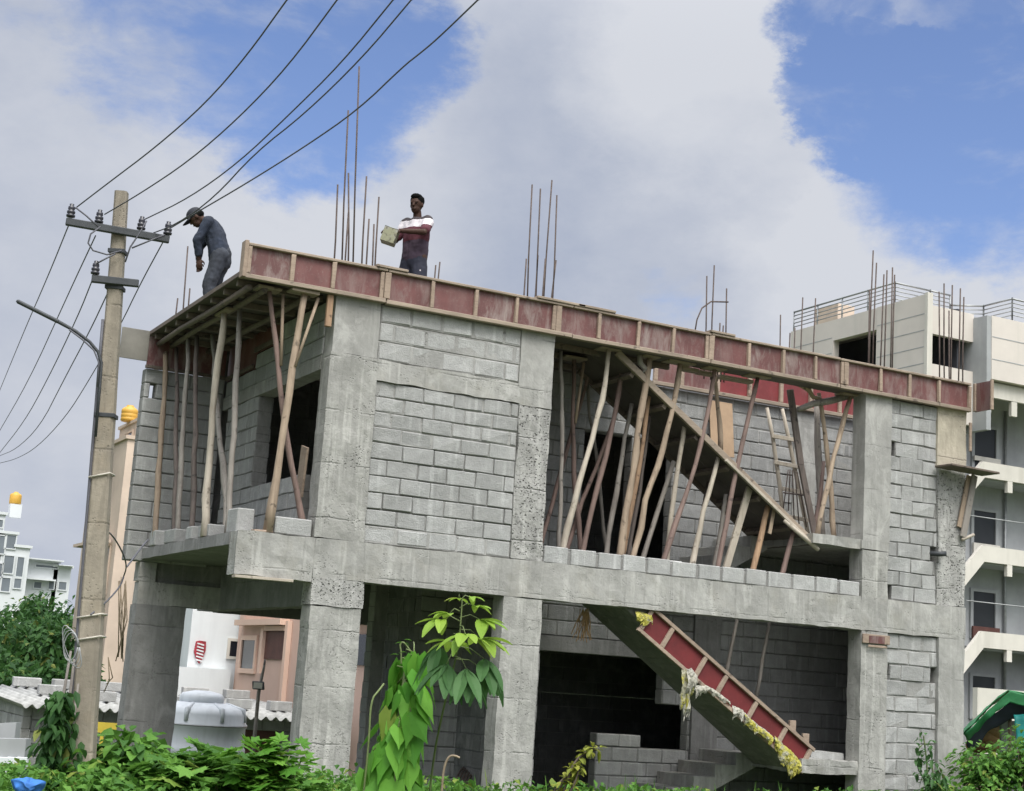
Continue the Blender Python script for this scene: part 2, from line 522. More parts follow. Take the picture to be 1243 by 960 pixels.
def concrete(name, base, dark=.6, light=1.25, streak=.5, pit=.5, rough=.9, bs_=.35, warm=None, crack=False, allpit=0.0):
    m, nt, bs, out = new_mat(name)
    b = Vector(base)
    big = pos_noise(nt, 1.3, 7, .62); fine = pos_noise(nt, 22, 5, .7); mid = pos_noise(nt, 5.5, 6, .6, (1, 1, .8))
    col = mixc(nt, mapr(nt, big, .32, .68, 0, 1), tuple(b * (1 - (1 - dark) * .55)), tuple(b * light))
    if warm: col = mixc(nt, mapr(nt, pos_noise(nt, 2.1, 5, .6), .5, .72, 0, .75), col, warm)
    col = mixc(nt, mapr(nt, mid, .35, .65, .35, 0), col, tuple(b * dark))
    col = mixc(nt, mapr(nt, fine, .3, .7, .28, 0), col, tuple(b * .62))
    st = pos_noise(nt, 9, 4, .6, (1, 1, .07))
    col = mixc(nt, mapr(nt, st, .54, .66, 0, streak), col, tuple(b * 1.45))
    st2 = pos_noise(nt, 14, 3, .5, (1, 1, .1))
    col = mixc(nt, mapr(nt, st2, .57, .7, 0, streak * .9), col, tuple(b * .5))
    # lift and board joints: thin rough lines across the cast
    sp = N(nt, 'ShaderNodeSeparateXYZ'); gg = N(nt, 'ShaderNodeNewGeometry'); nt.links.new(gg.outputs['Position'], sp.inputs[0])
    zz = math_(nt, 'FRACT', math_(nt, 'ADD', math_(nt, 'DIVIDE', sp.outputs['Z'], .61), math_(nt, 'MULTIPLY', pos_noise(nt, 4, 4, .6), .09)))
    line = mapr(nt, math_(nt, 'ABSOLUTE', math_(nt, 'SUBTRACT', zz, .5)), .0, .022, 1, 0)
    line = math_(nt, 'MULTIPLY', line, mapr(nt, pos_noise(nt, 2.6, 3, .6), .45, .58, 0, 1))
    near = mapr(nt, math_(nt, 'ABSOLUTE', math_(nt, 'SUBTRACT', zz, .5)), .02, .16, .10, 0)
    col = mixc(nt, math_(nt, 'MULTIPLY', line, .6), col, tuple(b * .35))
    blot = pos_noise(nt, 2.7, 8, .7, (1, 1, .6), .8)
    col = mixc(nt, mapr(nt, blot, .52, .64, 0, .55), col, tuple(b * 1.38))
    col = mixc(nt, mapr(nt, blot, .30, .44, .5, 0), col, tuple(b * .58))
    # air pockets and honeycombing in patches
    vor = N(nt, 'ShaderNodeTexVoronoi', feature='F1'); vor.inputs['Scale'].default_value = 34
    g = N(nt, 'ShaderNodeNewGeometry'); nt.links.new(g.outputs['Position'], vor.inputs['Vector'])
    vor2 = N(nt, 'ShaderNodeTexVoronoi', feature='F1'); vor2.inputs['Scale'].default_value = 17; vor2.inputs['Randomness'].default_value = 1; nt.links.new(g.outputs['Position'], vor2.inputs['Vector'])
    spots = math_(nt, 'MAXIMUM', mapr(nt, vor.outputs['Distance'], .12, .30, 1, 0), mapr(nt, vor2.outputs['Distance'], .10, .24, 1, 0))
    patch = mapr(nt, math_(nt, 'ADD', math_(nt, 'ADD', pos_noise(nt, 3.1, 4, .6), near), allpit), .52, .66, 0, 1)
    pits = math_(nt, 'MULTIPLY', spots, patch)
    col = mixc(nt, math_(nt, 'MULTIPLY', pits, pit), col, tuple(b * .3))
    if crack:
        v2 = N(nt, 'ShaderNodeTexVoronoi', feature='DISTANCE_TO_EDGE'); v2.inputs['Scale'].default_value = 1.5
        sc = N(nt, 'ShaderNodeVectorMath', operation='SCALE'); sc.inputs['Scale'].default_value = .35
        nn = N(nt, 'ShaderNodeTexNoise'); nn.inputs['Scale'].default_value = 6; nn.inputs['Detail'].default_value = 5
        nt.links.new(g.outputs['Position'], nn.inputs['Vector']); nt.links.new(nn.outputs['Color'], sc.inputs[0])
        ad = N(nt, 'ShaderNodeVectorMath', operation='ADD'); nt.links.new(g.outputs['Position'], ad.inputs[0]); nt.links.new(sc.outputs[0], ad.inputs[1])
        nt.links.new(ad.outputs[0], v2.inputs['Vector'])
        ck = math_(nt, 'MULTIPLY', mapr(nt, v2.outputs[0], 0, .012, 1, 0), mapr(nt, big, .5, .6, 0, 1))
        col = mixc(nt, math_(nt, 'MULTIPLY', ck, .8), col, tuple(b * .22))
    nt.links.new(col, bs.inputs['Base Color']); bs.inputs['Roughness'].default_value = rough
    h = math_(nt, 'SUBTRACT', math_(nt, 'ADD', math_(nt, 'MULTIPLY', mid, .8), math_(nt, 'MULTIPLY', fine, .5)), math_(nt, 'ADD', math_(nt, 'MULTIPLY', pits, .8), math_(nt, 'MULTIPLY', line, .5)))
    bump(nt, bs, h, bs_, .03)
    return m
def blockmat(name, base, var=.3):
    m, nt, bs, out = new_mat(name); b = Vector(base)
    col = mixc(nt, isl(nt), tuple(b * (1 - var)), tuple(b * (1 + var)))
    mid = pos_noise(nt, 6, 7, .65); fine = pos_noise(nt, 60, 4, .7); big = pos_noise(nt, .9, 5, .6)
    col = mixc(nt, mapr(nt, mid, .35, .66, .5, 0), col, tuple(b * .6))
    col = mixc(nt, mapr(nt, mid, .55, .72, 0, .5), col, tuple(b * 1.35))
    col = mixc(nt, mapr(nt, fine, .35, .65, .3, 0), col, tuple(b * .5))
    col = mixc(nt, mapr(nt, big, .4, .62, .3, 0), col, (b.x * .75, b.y * .74, b.z * .72))
    st = pos_noise(nt, 12, 3, .5, (1, 1, .09))
    col = mixc(nt, mapr(nt, st, .56, .68, 0, .4), col, tuple(b * 1.4))
    col = mixc(nt, mapr(nt, pos_noise(nt, 3.4, 6, .66, (1, 1, .7), .6), .52, .68, 0, .45), col, (.37, .366, .35))
    nt.links.new(col, bs.inputs['Base Color']); bs.inputs['Roughness'].default_value = .95
    bump(nt, bs, math_(nt, 'ADD', mid, math_(nt, 'MULTIPLY', fine, .5)), .6, .03)
    return m
def wood(name, base, dark, stretch=(16, 16, 1.1), rough=.8, knots=True):
    m, nt, bs, out = new_mat(name); b = Vector(base)
    g1 = pos_noise(nt, 2.2, 6, .65, stretch, .4); big = pos_noise(nt, 2.4, 4, .6)
    col = mixc(nt, mapr(nt, g1, .3, .68, 0, 1), dark, base)
    col = mixc(nt, mapr(nt, big, .35, .65, 0, .55), col, tuple(b * 1.35))
    if knots:
        kn = pos_noise(nt, 9, 3, .5)
        col = mixc(nt, mapr(nt, kn, .64, .72, 0, .8), col, tuple(Vector(dark) * .35))
    col = mixc(nt, math_(nt, 'MULTIPLY', isl(nt), .35), col, tuple(Vector(dark) * .8))
    nt.links.new(col, bs.inputs['Base Color']); bs.inputs['Roughness'].default_value = rough
    bump(nt, bs, g1, .4, .012)
    return m
def redply(name, base, smear=.8, lo=.5, hi=.64):
    # shuttering ply: dark red film face with dried cement dribbles
    m, nt, bs, out = new_mat(name); b = Vector(base)
    n1 = pos_noise(nt, 3, 6, .65); s = pos_noise(nt, 7, 7, .68, (1, 1, .3), .5)
    col = mixc(nt, mapr(nt, n1, .3, .7, 0, 1), tuple(b * .65), tuple(b * 1.2))
    col = mixc(nt, math_(nt, 'MULTIPLY', isl(nt), .5), col, (b.x * .62, b.y * .8, b.z * .8))
    col = mixc(nt, math_(nt, 'MULTIPLY', mapr(nt, s, lo, hi, 0, smear), mapr(nt, isl(nt), .0, 1, .15, 1.15)), col, (.27, .22, .2))
    col = mixc(nt, mapr(nt, pos_noise(nt, 40, 3, .6), .58, .75, 0, .3 * smear), col, (.3, .26, .24))
    nt.links.new(col, bs.inputs['Base Color']); bs.inputs['Roughness'].default_value = .6
    bump(nt, bs, s, .2, .01)
    return m
def plain(name, base, rough=.6, var=.25, scale=3, metal=0.0, dirt=None, bs_=.1):
    m, nt, bs, out = new_mat(name); b = Vector(base)
    n1 = pos_noise(nt, scale, 7, .62)
    col = mixc(nt, mapr(nt, n1, .3, .7, 0, 1), tuple(b * (1 - var)), tuple(b * (1 + var * .6)))
    if dirt:
        st = pos_noise(nt, scale * 2.2, 5, .6, (1, 1, .1))
        col = mixc(nt, mapr(nt, st, .5, .7, 0, .5), col, dirt)
    nt.links.new(col, bs.inputs['Base Color']); bs.inputs['Roughness'].default_value = rough; bs.inputs['Metallic'].default_value = metal
    bump(nt, bs, n1, bs_, .02)
    return m
def leafmat(name, dark, light, trans=.35, rough=.58):
    m, nt, bs, out = new_mat(name)
    f = math_(nt, 'ADD', math_(nt, 'MULTIPLY', isl(nt), .75), math_(nt, 'MULTIPLY', pos_noise(nt, 1.6, 4, .6), .35))
    col = mixc(nt, mapr(nt, f, .1, 1.0, 0, 1), dark, light)
    col = mixc(nt, mapr(nt, pos_noise(nt, 22, 4, .6), .55, .75, 0, .35), col, tuple(Vector(dark) * .6))
    col = mixc(nt, mapr(nt, isl(nt), .93, .97, 0, .6), col, (.26, .25, .06))
    nt.links.new(col, bs.inputs['Base Color']); bs.inputs['Roughness'].default_value = rough
    bs.inputs['Specular IOR Level'].default_value = .22
    tr = N(nt, 'ShaderNodeBsdfTranslucent'); mx = N(nt, 'ShaderNodeMixShader'); mx.inputs[0].default_value = trans
    nt.links.new(mixc(nt, .5, col, light), tr.inputs[0]); nt.links.new(bs.outputs[0], mx.inputs[1]); nt.links.new(tr.outputs[0], mx.inputs[2])
    nt.links.new(mx.outputs[0], out.inputs[0])
    return m

def plas(name, base, rough, var, scale):
    # printed sacking: patches of colour, white and dirt
    m, nt, bs, out = new_mat(name); b = Vector(base); n1 = pos_noise(nt, 9, 5, .6); n2 = pos_noise(nt, 21, 4, .6)
    col = mixc(nt, mapr(nt, n1, .50, .60, 0, .8), base, (.44, .43, .38)); col = mixc(nt, mapr(nt, n2, .54, .64, 0, .75), col, (.14, .13, .10))
    nt.links.new(col, bs.inputs['Base Color']); bs.inputs['Roughness'].default_value = rough
    tr = N(nt, 'ShaderNodeBsdfTranslucent'); mx = N(nt, 'ShaderNodeMixShader'); mx.inputs[0].default_value = .3
    nt.links.new(col, tr.inputs[0]); nt.links.new(bs.outputs[0], mx.inputs[1]); nt.links.new(tr.outputs[0], mx.inputs[2]); nt.links.new(mx.outputs[0], out.inputs[0])
    return m
M = {}
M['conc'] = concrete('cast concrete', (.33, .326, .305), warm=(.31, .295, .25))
M['conc_col'] = concrete('column concrete', (.33, .326, .303), pit=.65, streak=.6, bs_=.55, crack=True, allpit=0)
M['conc_rough'] = concrete('honeycombed concrete', (.37, .365, .345), pit=1.0, dark=.45, bs_=.9, allpit=.16)
M['conc_smooth'] = concrete('fresh concrete', (.33, .326, .306), streak=.3, pit=.25, bs_=.2)
M['conc_tan'] = concrete('sandy concrete', (.41, .37, .29), streak=.3, pit=.5, bs_=.35)
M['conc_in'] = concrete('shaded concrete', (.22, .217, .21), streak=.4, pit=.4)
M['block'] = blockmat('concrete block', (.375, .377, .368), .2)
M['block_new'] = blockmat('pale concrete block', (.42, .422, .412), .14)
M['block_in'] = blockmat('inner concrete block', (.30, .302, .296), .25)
M['block_room'] = blockmat('shade darkened concrete block', (.19, .19, .185), .25)  # darker copy of the wall block, the rooms' shade put into its colour
M['mortar'] = concrete('mortar', (.235, .232, .222), streak=.2, pit=.3, bs_=.5)
M['mortar_pale'] = concrete('smeared mortar', (.30, .297, .283), streak=.3, pit=.3, bs_=.6)
M['tim'] = wood('form timber', (.33, .255, .195), (.19, .14, .105), (5, 5, 14))
M['timx'] = wood('rail timber', (.32, .26, .20), (.18, .14, .11), (1.1, 16, 16))
M['timdark'] = wood('old timber', (.16, .125, .10), (.07, .055, .045))
M['joist'] = wood('joist timber', (.20, .16, .13), (.09, .075, .065), (8, 8, 8))
M['pole_pale'] = wood('pale peeled pole', (.46, .41, .34), (.27, .23, .18))
M['pole_tan'] = wood('tan pole', (.38, .295, .215), (.19, .14, .10))
M['pole_red'] = wood('reddish pole', (.24, .165, .14), (.11, .075, .065))
M['pole_grey'] = wood('grey weathered pole', (.29, .265, .235), (.15, .13, .115))
M['pole_dark'] = wood('dark pole', (.15, .12, .105), (.06, .05, .045))
M['pole_orange'] = wood('orange brown pole', (.36, .235, .145), (.17, .105, .065))
M['red'] = redply('red shuttering ply', (.15, .056, .052), .85, .45, .64)
M['red_dirty'] = redply('dirty red ply', (.13, .05, .045), .9, .38, .52)
M['ply_grey'] = plain('weathered plywood', (.20, .19, .165), .9, .25, 3)
M['red_clean'] = redply('clean red ply', (.20, .03, .032), .35, .56, .72)
M['red_side'] = redply('stair side ply', (.16, .018, .02), .18, .62, .8)
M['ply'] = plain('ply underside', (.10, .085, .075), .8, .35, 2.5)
M['ply_tan'] = plain('raw plywood', (.36, .25, .16), .8, .2, 4)
M['rebar'] = plain('rusty bar', (.10, .075, .065), .75, .4, 12, .3)
M['steel'] = plain('painted steel', (.05, .055, .06), .6, .3, 8, .2)
M['rail'] = plain('railing steel', (.30, .31, .31), .45, .2, 8, .5)
M['porc'] = plain('porcelain', (.035, .035, .045), .3, .2, 8)
M['polec'] = concrete('pole concrete', (.26, .228, .18), streak=.4, pit=.45, bs_=.3, warm=(.30, .24, .16))
M['wire'] = plain('wire', (.09, .09, .105), .6, .2, 4)
M['rope'] = plain('rope', (.45, .42, .36), .9, .2, 20)
M['glass'] = plain('dark glass', (.015, .018, .025), .15, .2, 1)
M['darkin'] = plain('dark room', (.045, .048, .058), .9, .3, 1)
M['cream'] = plain('cream render', (.60, .55, .50), .85, .08, .8, 0, (.48, .46, .41))
M['cream_w'] = plain('white parapet paint', (.60, .57, .51), .8, .10, .9, 0, (.42, .40, .35))
M['greypl'] = plain('grey plaster', (.34, .35, .355), .9, .18, .9, 0, (.26, .265, .27))
M['peach'] = plain('peach paint', (.56, .45, .36), .85, .18, .9, 0, (.40, .33, .27))
M['peach_d'] = plain('peach trim', (.54, .43, .34), .85, .1, .7)
M['pink'] = plain('pink paint', (.57, .40, .325), .85, .10, .8, 0, (.50, .31, .23))
M['pink_t'] = plain('pink trim', (.66, .47, .37), .8, .1, .8)
M['white'] = plain('white paint', (.66, .69, .70), .8, .08, .8, 0, (.52, .54, .55))
M['white_far'] = plain('far white paint', (.60, .62, .63), .85, .06, .4)
M['yellow_t'] = plain('yellow tank', (.58, .33, .05), .5, .12, 2)
M['tank'] = plain('white tank plastic', (.62, .65, .68), .45, .1, 3, 0, (.40, .42, .44))
M['emblem'] = plain('red plaque', (.33, .03, .045), .6, .4, 9)
M['asb'] = plain('cement sheet', (.36, .36, .345), .9, .35, 3, 0, (.20, .20, .19))
M['rust_d'] = plain('brown door', (.11, .045, .035), .7, .3, 4)
M['ground'] = plain('bare soil', (.20, .165, .12), .95, .4, 1.5, 0, None, .6)
M['earth'] = plain('grassy earth', (.07, .10, .035), .95, .5, 2, 0, None, .6)
M['leaf'] = leafmat('bush leaf', (.032, .105, .018), (.145, .31, .05))
M['leaf_d'] = leafmat('tree leaf', (.018, .058, .016), (.06, .145, .035))
M['leaf_l'] = leafmat('bright leaf', (.05, .16, .015), (.17, .36, .05))
M['leaf_s'] = leafmat('sapling old leaf', (.045, .115, .035), (.10, .21, .075))
M['leaf_y'] = leafmat('sapling young leaf', (.13, .25, .03), (.30, .44, .06))
M['leaf_yy'] = leafmat('yellow leaf', (.17, .21, .03), (.34, .35, .06))
M['leaf_v'] = leafmat('vine leaf', (.055, .21, .02), (.185, .43, .055))
M['stem'] = plain('green stem', (.13, .17, .06), .7, .3, 8)
M['bark'] = plain('bark', (.085, .065, .05), .95, .4, 8, 0, None, .5)
M['skin'] = plain('brown skin', (.055, .028, .019), .65, .15, 8)
M['skin'].node_tree.nodes['Principled BSDF'].inputs['Specular IOR Level'].default_value = .25
M['hair'] = plain('black hair', (.006, .006, .006), .95, .3, 30)
M['hair'].node_tree.nodes['Principled BSDF'].inputs['Specular IOR Level'].default_value = .08
M['shirt_m'] = plain('maroon cotton', (.085, .02, .03), .9, .3, 9)
M['shirt_w'] = plain('white cotton', (.62, .58, .60), .9, .1, 9)
M['shirt_p'] = plain('purple cotton', (.055, .036, .055), .9, .3, 9)
M['shirt_k'] = plain('dark cotton', (.04, .032, .035), .9, .3, 9)
M['navy'] = plain('navy cloth', (.018, .02, .035), .9, .3, 9)
M['blue_sh'] = plain('dusty blue shirt', (.022, .03, .05), .9, .6, 6)
M['trous'] = plain('worn trousers', (.035, .04, .052), .9, .7, 6)
M['capc'] = plain('dark cap', (.015, .017, .024), .8, .2, 9)
M['tin'] = plas('cement spattered tin', (.36, .36, .24), .6, .6, 26)
M['plas_y'] = plas('yellow plastic', (.52, .48, .09), .5, .6, 16)
M['plas_w'] = plas('white plastic', (.52, .50, .42), .55, .4, 16)
M['green_t'] = plain('green tarpaulin', (.016, .16, .05), .7, .3, 5)
M['teal_t'] = plain('teal sheet', (.02, .28, .26), .5, .25, 5)
M['navy_t'] = plain('dark netting', (.025, .032, .05), .8, .3, 5)
M['blue_t'] = plain('blue plastic', (.03, .14, .42), .8, .4, 8)
M['yel_b'] = plain('yellow board', (.50, .38, .04), .6, .2, 6)
M['straw'] = plain('dry straw', (.38, .24, .12), .95, .3, 12)
M['pane_far'] = plain('grey glass', (.16, .18, .2), .2, .2, 1)
M['twig'] = plain('dry twig', (.24, .19, .13), .9, .3, 9)
M['pane_dark'] = plain('dim pane', (.03, .032, .035), .35, .3, 1)

# ---------------------------------------------------------------- camera
cam = bpy.data.cameras.new('camera'); cam_o = bpy.data.objects.new('camera', cam); COL.objects.link(cam_o)
cam.sensor_width = 36; cam.sensor_fit = 'HORIZONTAL'; cam.lens = FPX / PW * 36; cam.clip_start = .1; cam.clip_end = 3000
mw = Matrix((RR, UU, -FF)).transposed().to_4x4(); mw.translation = EYE
cam_o.matrix_world = mw; SC.camera = cam_o

# ---------------------------------------------------------------- daylight: sky with broken cloud, soft sun from behind the camera
EXPO = 0.75
SUN_AZ = rad(-99); SUN_EL = rad(57)          # azimuth from +X
sdir = Vector((math.cos(SUN_AZ) * math.cos(SUN_EL), math.sin(SUN_AZ) * math.cos(SUN_EL), math.sin(SUN_EL)))
W_ = bpy.data.worlds.new('World'); SC.world = W_; W_.use_nodes = True
nt = W_.node_tree; nt.nodes.clear()
wo = nt.nodes.new('ShaderNodeOutputWorld'); bg = nt.nodes.new('ShaderNodeBackground'); nt.links.new(bg.outputs[0], wo.inputs[0])
bg.inputs[1].default_value = .1
sky = nt.nodes.new('ShaderNodeTexSky'); sky.sky_type = 'NISHITA'; sky.sun_disc = False
sky.sun_elevation = SUN_EL; sky.sun_rotation = PHI / 2 - SUN_AZ; sky.air_density = 1.0; sky.dust_density = .6; sky.ozone_density = 1.6
tc = nt.nodes.new('ShaderNodeTexCoord'); DIR = tc.outputs['Generated']
def wn(scale, detail, rough=.55, stretch=(1, 1, 1.6), dist=0.0, off=(0, 0, 0)):
    mp = nt.nodes.new('ShaderNodeMapping'); mp.inputs['Scale'].default_value = stretch; mp.inputs['Location'].default_value = off
    nt.links.new(DIR, mp.inputs[0])
    n = nt.nodes.new('ShaderNodeTexNoise'); n.inputs['Scale'].default_value = scale; n.inputs['Detail'].default_value = detail
    n.inputs['Roughness'].default_value = rough; n.inputs['Distortion'].default_value = dist
    nt.links.new(mp.outputs[0], n.inputs['Vector']); return n
def blob(d, r_deg, soft=.45):
    # round patch of sky about direction d
    n = nt.nodes.new('ShaderNodeVectorMath'); n.operation = 'DOT_PRODUCT'
    nt.links.new(WDIR, n.inputs[0]); n.inputs[1].default_value = Vector(d).normalized()
    return mapr(nt, n.outputs['Value'], math.cos(rad(r_deg * (1 + soft))), math.cos(rad(r_deg * (1 - soft) if soft < 1 else 0)), 0, 1, True)
# direction bent by noise so patches get torn edges
wob = wn(5, 10, .68)
sub = nt.nodes.new('ShaderNodeVectorMath'); sub.operation = 'SUBTRACT'; nt.links.new(wob.outputs['Color'], sub.inputs[0]); sub.inputs[1].default_value = (.5, .5, .5)
sc_ = nt.nodes.new('ShaderNodeVectorMath'); sc_.operation = 'SCALE'; sc_.inputs['Scale'].default_value = .13; nt.links.new(sub.outputs[0], sc_.inputs[0])
ad_ = nt.nodes.new('ShaderNodeVectorMath'); ad_.operation = 'ADD'; nt.links.new(DIR, ad_.inputs[0]); nt.links.new(sc_.outputs[0], ad_.inputs[1])
nrm = nt.nodes.new('ShaderNodeVectorMath'); nrm.operation = 'NORMALIZE'; nt.links.new(ad_.outputs[0], nrm.inputs[0]); WDIR = nrm.outputs[0]
gaps = [((.205, .90, .385), 3.6, .8, .75), ((.262, .885, .378), 3.4, .6, 1.0), ((.300, .876, .352), 3.3, .5, 1.0), ((.318, .862, .392), 3.4, .4, 1.0), ((.235, .905, .40), 3.0, .5, .8),
        ((.10, .91, .40), 2.4, .8, .55),
        ((.585, .715, .385), 2.7, .22, 1.0), ((.600, .70, .370), 3.3, .25, 1.0), ((.645, .675, .355), 4.2, .5, 1.0), ((.675, .66, .325), 3.6, .5, .9), ((.695, .64, .315), 3.2, .6, .8), ((.63, .66, .41), 4.5, .6, .75),
        ((.56, .70, .42), 2.2, .4, .9), ((.53, .835, .262), 1.0, .7, .35),
        ((-.5, .3, .75), 16, .6, 1.0), ((.7, -.2, .65), 14, .6, .9)]
tot = None
for d, r_, s_, w_ in gaps:
    b_ = math_(nt, 'MULTIPLY', blob(d, r_, s_), w_)
    tot = b_ if tot is None else math_(nt, 'MAXIMUM', tot, b_)
wisp = wn(9, 9, .6, (1, 1, 2.2), .3)
clear = math_(nt, 'SUBTRACT', tot, mapr(nt, wisp.outputs['Fac'], .42, .72, 0, .62))
clear = mapr(nt, clear, .0, .85, 0, 1, True)
# cloud tones: grey bellies, bright tops and a soft glow where the sun stands behind cloud
tone = wn(4.2, 8, .58, (1, 1, 1.5), .2, (3.1, 1.2, 0)); tone2 = wn(13, 8, .6, (1, 1, 1.6), .2, (1, 5, 2))
tf = math_(nt, 'ADD', math_(nt, 'MULTIPLY', tone.outputs['Fac'], .75), math_(nt, 'MULTIPLY', tone2.outputs['Fac'], .25))
tf = mapr(nt, tf, .36, .62, .1, .75)
for d, r_, s_, w_ in [((.515, .755, .405), 3.4, .8, .75), ((.43, .815, .40), 4.0, .9, .45), ((.655, .70, .285), 3.6, .9, .9), ((.55, .79, .27), 3.5, .9, .45), ((.60, .745, .29), 3, .9, .5), ((.13, .945, .30), 5, .9, .2), ((.31, .90, .30), 4, .9, .4), ((.16, .97, .13), 9, .9, .12)]:
    tf = math_(nt, 'ADD', tf, math_(nt, 'MULTIPLY', blob(d, r_, s_), w_))
for d, r_, s_, w_ in [((.47, .825, .325), 5.5, .9, .5)]:
    tf = math_(nt, 'SUBTRACT', tf, math_(nt, 'MULTIPLY', blob(d, r_, s_), w_))
ex = 2 ** EXPO
CB = 10.0 / ex
ccol = mixc(nt, mapr(nt, tf, 0, 1, 0, 1), tuple(CB * v for v in (.405, .455, .575)), tuple(CB * v for v in (.66, .685, .745)))
dsun = nt.nodes.new('ShaderNodeVectorMath'); dsun.operation = 'DOT_PRODUCT'; nt.links.new(DIR, dsun.inputs[0]); dsun.inputs[1].default_value = sdir
sepz = nt.nodes.new('ShaderNodeSeparateXYZ'); nt.links.new(DIR, sepz.inputs[0])
dome = mapr(nt, sepz.outputs['Z'], .38, .95, 1.0, 3.7, True)      # an overcast dome is about three times brighter overhead
dback = nt.nodes.new('ShaderNodeVectorMath'); dback.operation = 'DOT_PRODUCT'; nt.links.new(DIR, dback.inputs[0]); dback.inputs[1].default_value = (-FF.x, -FF.y, 0)
low = math_(nt, 'MULTIPLY', mapr(nt, sepz.outputs['Z'], .10, .5, -.75, 0), mapr(nt, dback.outputs['Value'], -.5, .15, 0, 1))    # dimming added to the unseen low sky behind the camera to darken the recesses
glow = math_(nt, 'ADD', math_(nt, 'ADD', dome, low), mapr(nt, dsun.outputs['Value'], .45, 1, 0, 3.8, True))
gs = nt.nodes.new('ShaderNodeVectorMath'); gs.operation = 'SCALE'; gs.inputs[0].default_value = tuple(CB * v for v in (.53, .532, .53)); nt.links.new(math_(nt, 'SUBTRACT', glow, 1.0), gs.inputs['Scale'])
gm = nt.nodes.new('ShaderNodeVectorMath'); gm.operation = 'ADD'; nt.links.new(ccol, gm.inputs[0]); nt.links.new(gs.outputs[0], gm.inputs[1])
sk = nt.nodes.new('ShaderNodeMix'); sk.data_type = 'RGBA'; sk.blend_type = 'MULTIPLY'; sk.inputs[0].default_value = 1
nt.links.new(sky.outputs[0], sk.inputs[6]); sk.inputs[7].default_value = (.84, .83, .97, 1)
final = mixc(nt, clear, gm.outputs[0], sk.outputs[2])
nt.links.new(final, bg.inputs[0])
sl = bpy.data.lights.new('sun', 'SUN'); sl.energy = 1.5; sl.angle = rad(24); sl.color = (1, .96, .89)
so = bpy.data.objects.new('sun', sl); COL.objects.link(so); so.rotation_euler = (-sdir).to_track_quat('-Z', 'Y').to_euler(); so.location = (0, 0, 30)
vs = SC.view_settings; vs.view_transform = 'Standard'; vs.look = 'None'; vs.exposure = EXPO; vs.gamma = 1; vs.use_curve_mapping = False

# ---------------------------------------------------------------- ground
def gz(x, y):
    # level site by the road, falling away behind the house to the lower plots
    t = max(0.0, min(1.0, (y + .25 * abs(x) - 4.5) / 9.0)); t = t * t * (3 - 2 * t)
    near = 1.0 if x < 9 else max(0.0, 1 - (x - 9) / 14)
    return -1.2 * t * (1 if x < 9 else near)
g = MB(); 
def axis_pts():
    a = [-1500, -500, -160, -70]; v = -40
    while v < 60: a.append(v); v += 2.0
    return a + [70, 110, 200, 600, 1600]
ax_ = axis_pts(); nA = len(ax_); vsg = []
for x in ax_:
    for y in ax_:
        vsg.append((x, y, gz(x, y) + (noise.noise(Vector((x * .4, y * .4, 0))) * .05 if abs(x) < 60 and abs(y) < 60 else 0) - .02))
fsg = [(i * nA + k, (i + 1) * nA + k, (i + 1) * nA + k + 1, i * nA + k + 1) for i in range(nA - 1) for k in range(nA - 1)]
g.add(vsg, fsg)
setting(g.build('ground', M['earth'], smooth=True, loc=(0, 0, 0)), 'grassy earth plots sloping away behind the unfinished house', 'ground')
g = MB(); g.box((-60, -30, .0), (60, -12.5, .03)); 
setting(g.build('road', M['ground']), 'dirt road in front of the overgrown verge', 'road')

# ---------------------------------------------------------------- block walls
def spans(u0, u1, z, holes):
    s = [(u0, u1)]
    for (a, b, c, d) in holes:
        if c < z < d:
            t = []
            for (p, q) in s:
                if b <= p or a >= q: t.append((p, q)); continue
                if a > p: t.append((p, a))
                if b < q: t.append((b, q))
            s = t
    return s
def lay_blocks(mb, axis, c, t, u0, u1, z0, z1, holes=(), course=.2, L=.4, seed=0, gap=.012, rec=.014, jit=.004, skip=0.0, vfill=0.0):
    rn = random.Random(seed); n = max(1, round((z1 - z0) / course)); ch = (z1 - z0) / n
    def put(a, b, c0, c1, za, zb, mat, j):
        if axis == 'x': mb.box((a, c0, za), (b, c1, zb), mat, j, rn)
        else: mb.box((c0, a, za), (c1, b, zb), mat, j, rn)
    for i in range(n):
        za = z0 + i * ch; zb = za + ch
        for (p, q) in spans(u0, u1, (za + zb) / 2, holes):
            if q - p < .03: continue
            put(p, q, c + rec, c + t - rec, za + .0005 * (i % 2), zb - .0005, 1, 0)
            ph = (i % 2) * .5 * L + rn.uniform(-.04, .04); u = p - (ph if ph > .03 else 0)
            while u < q - .02:
                l_ = L * rn.uniform(.94, 1.05); a = max(u, p); b = min(u + l_, q)
                if b - a > .05 and rn.random() >= skip:
                    pr = rn.uniform(-.005, .006); g_ = gap * rn.uniform(.6, 1.3)
                    if rn.random() < vfill and b < q - .03: put(b - g_ * .6, b + g_ * .6, c + .003 + rn.uniform(0, .004), c + .05, za + g_ * .4, zb - g_ * .4, 1, .003)
                    put(a + g_ / 2, b - g_ / 2, c + pr, c + t - pr, za + g_ / 2, zb - g_ / 2, 0, jit)
                u += l_
def block_wall(name, parent, mats, *a, **k):
    lab = k.pop('label', None); mb = MB(); lay_blocks(mb, *a, **k)
    o = mb.build(name, mats, parent, bevel=.009)
    if lab: o['label'] = lab
    return o

# ---------------------------------------------------------------- the unfinished house
H = thing('unfinished_house', (4.3, 2.0, 0), 'two storey grey concrete house under construction with bare block walls and no plaster', 'building')
def cast(name, a, b, mat='conc', amp=.007, cell=.085, label=None, seed=None, parent=None):
    mb = MB(); mb.rbox(a, b, cell, amp * 1.25, 0, seed if seed is not None else a[0] * 3.1 + a[2])
    o = mb.build(name, M[mat], parent or H, smooth=False)
    if label: o['label'] = label
    return o
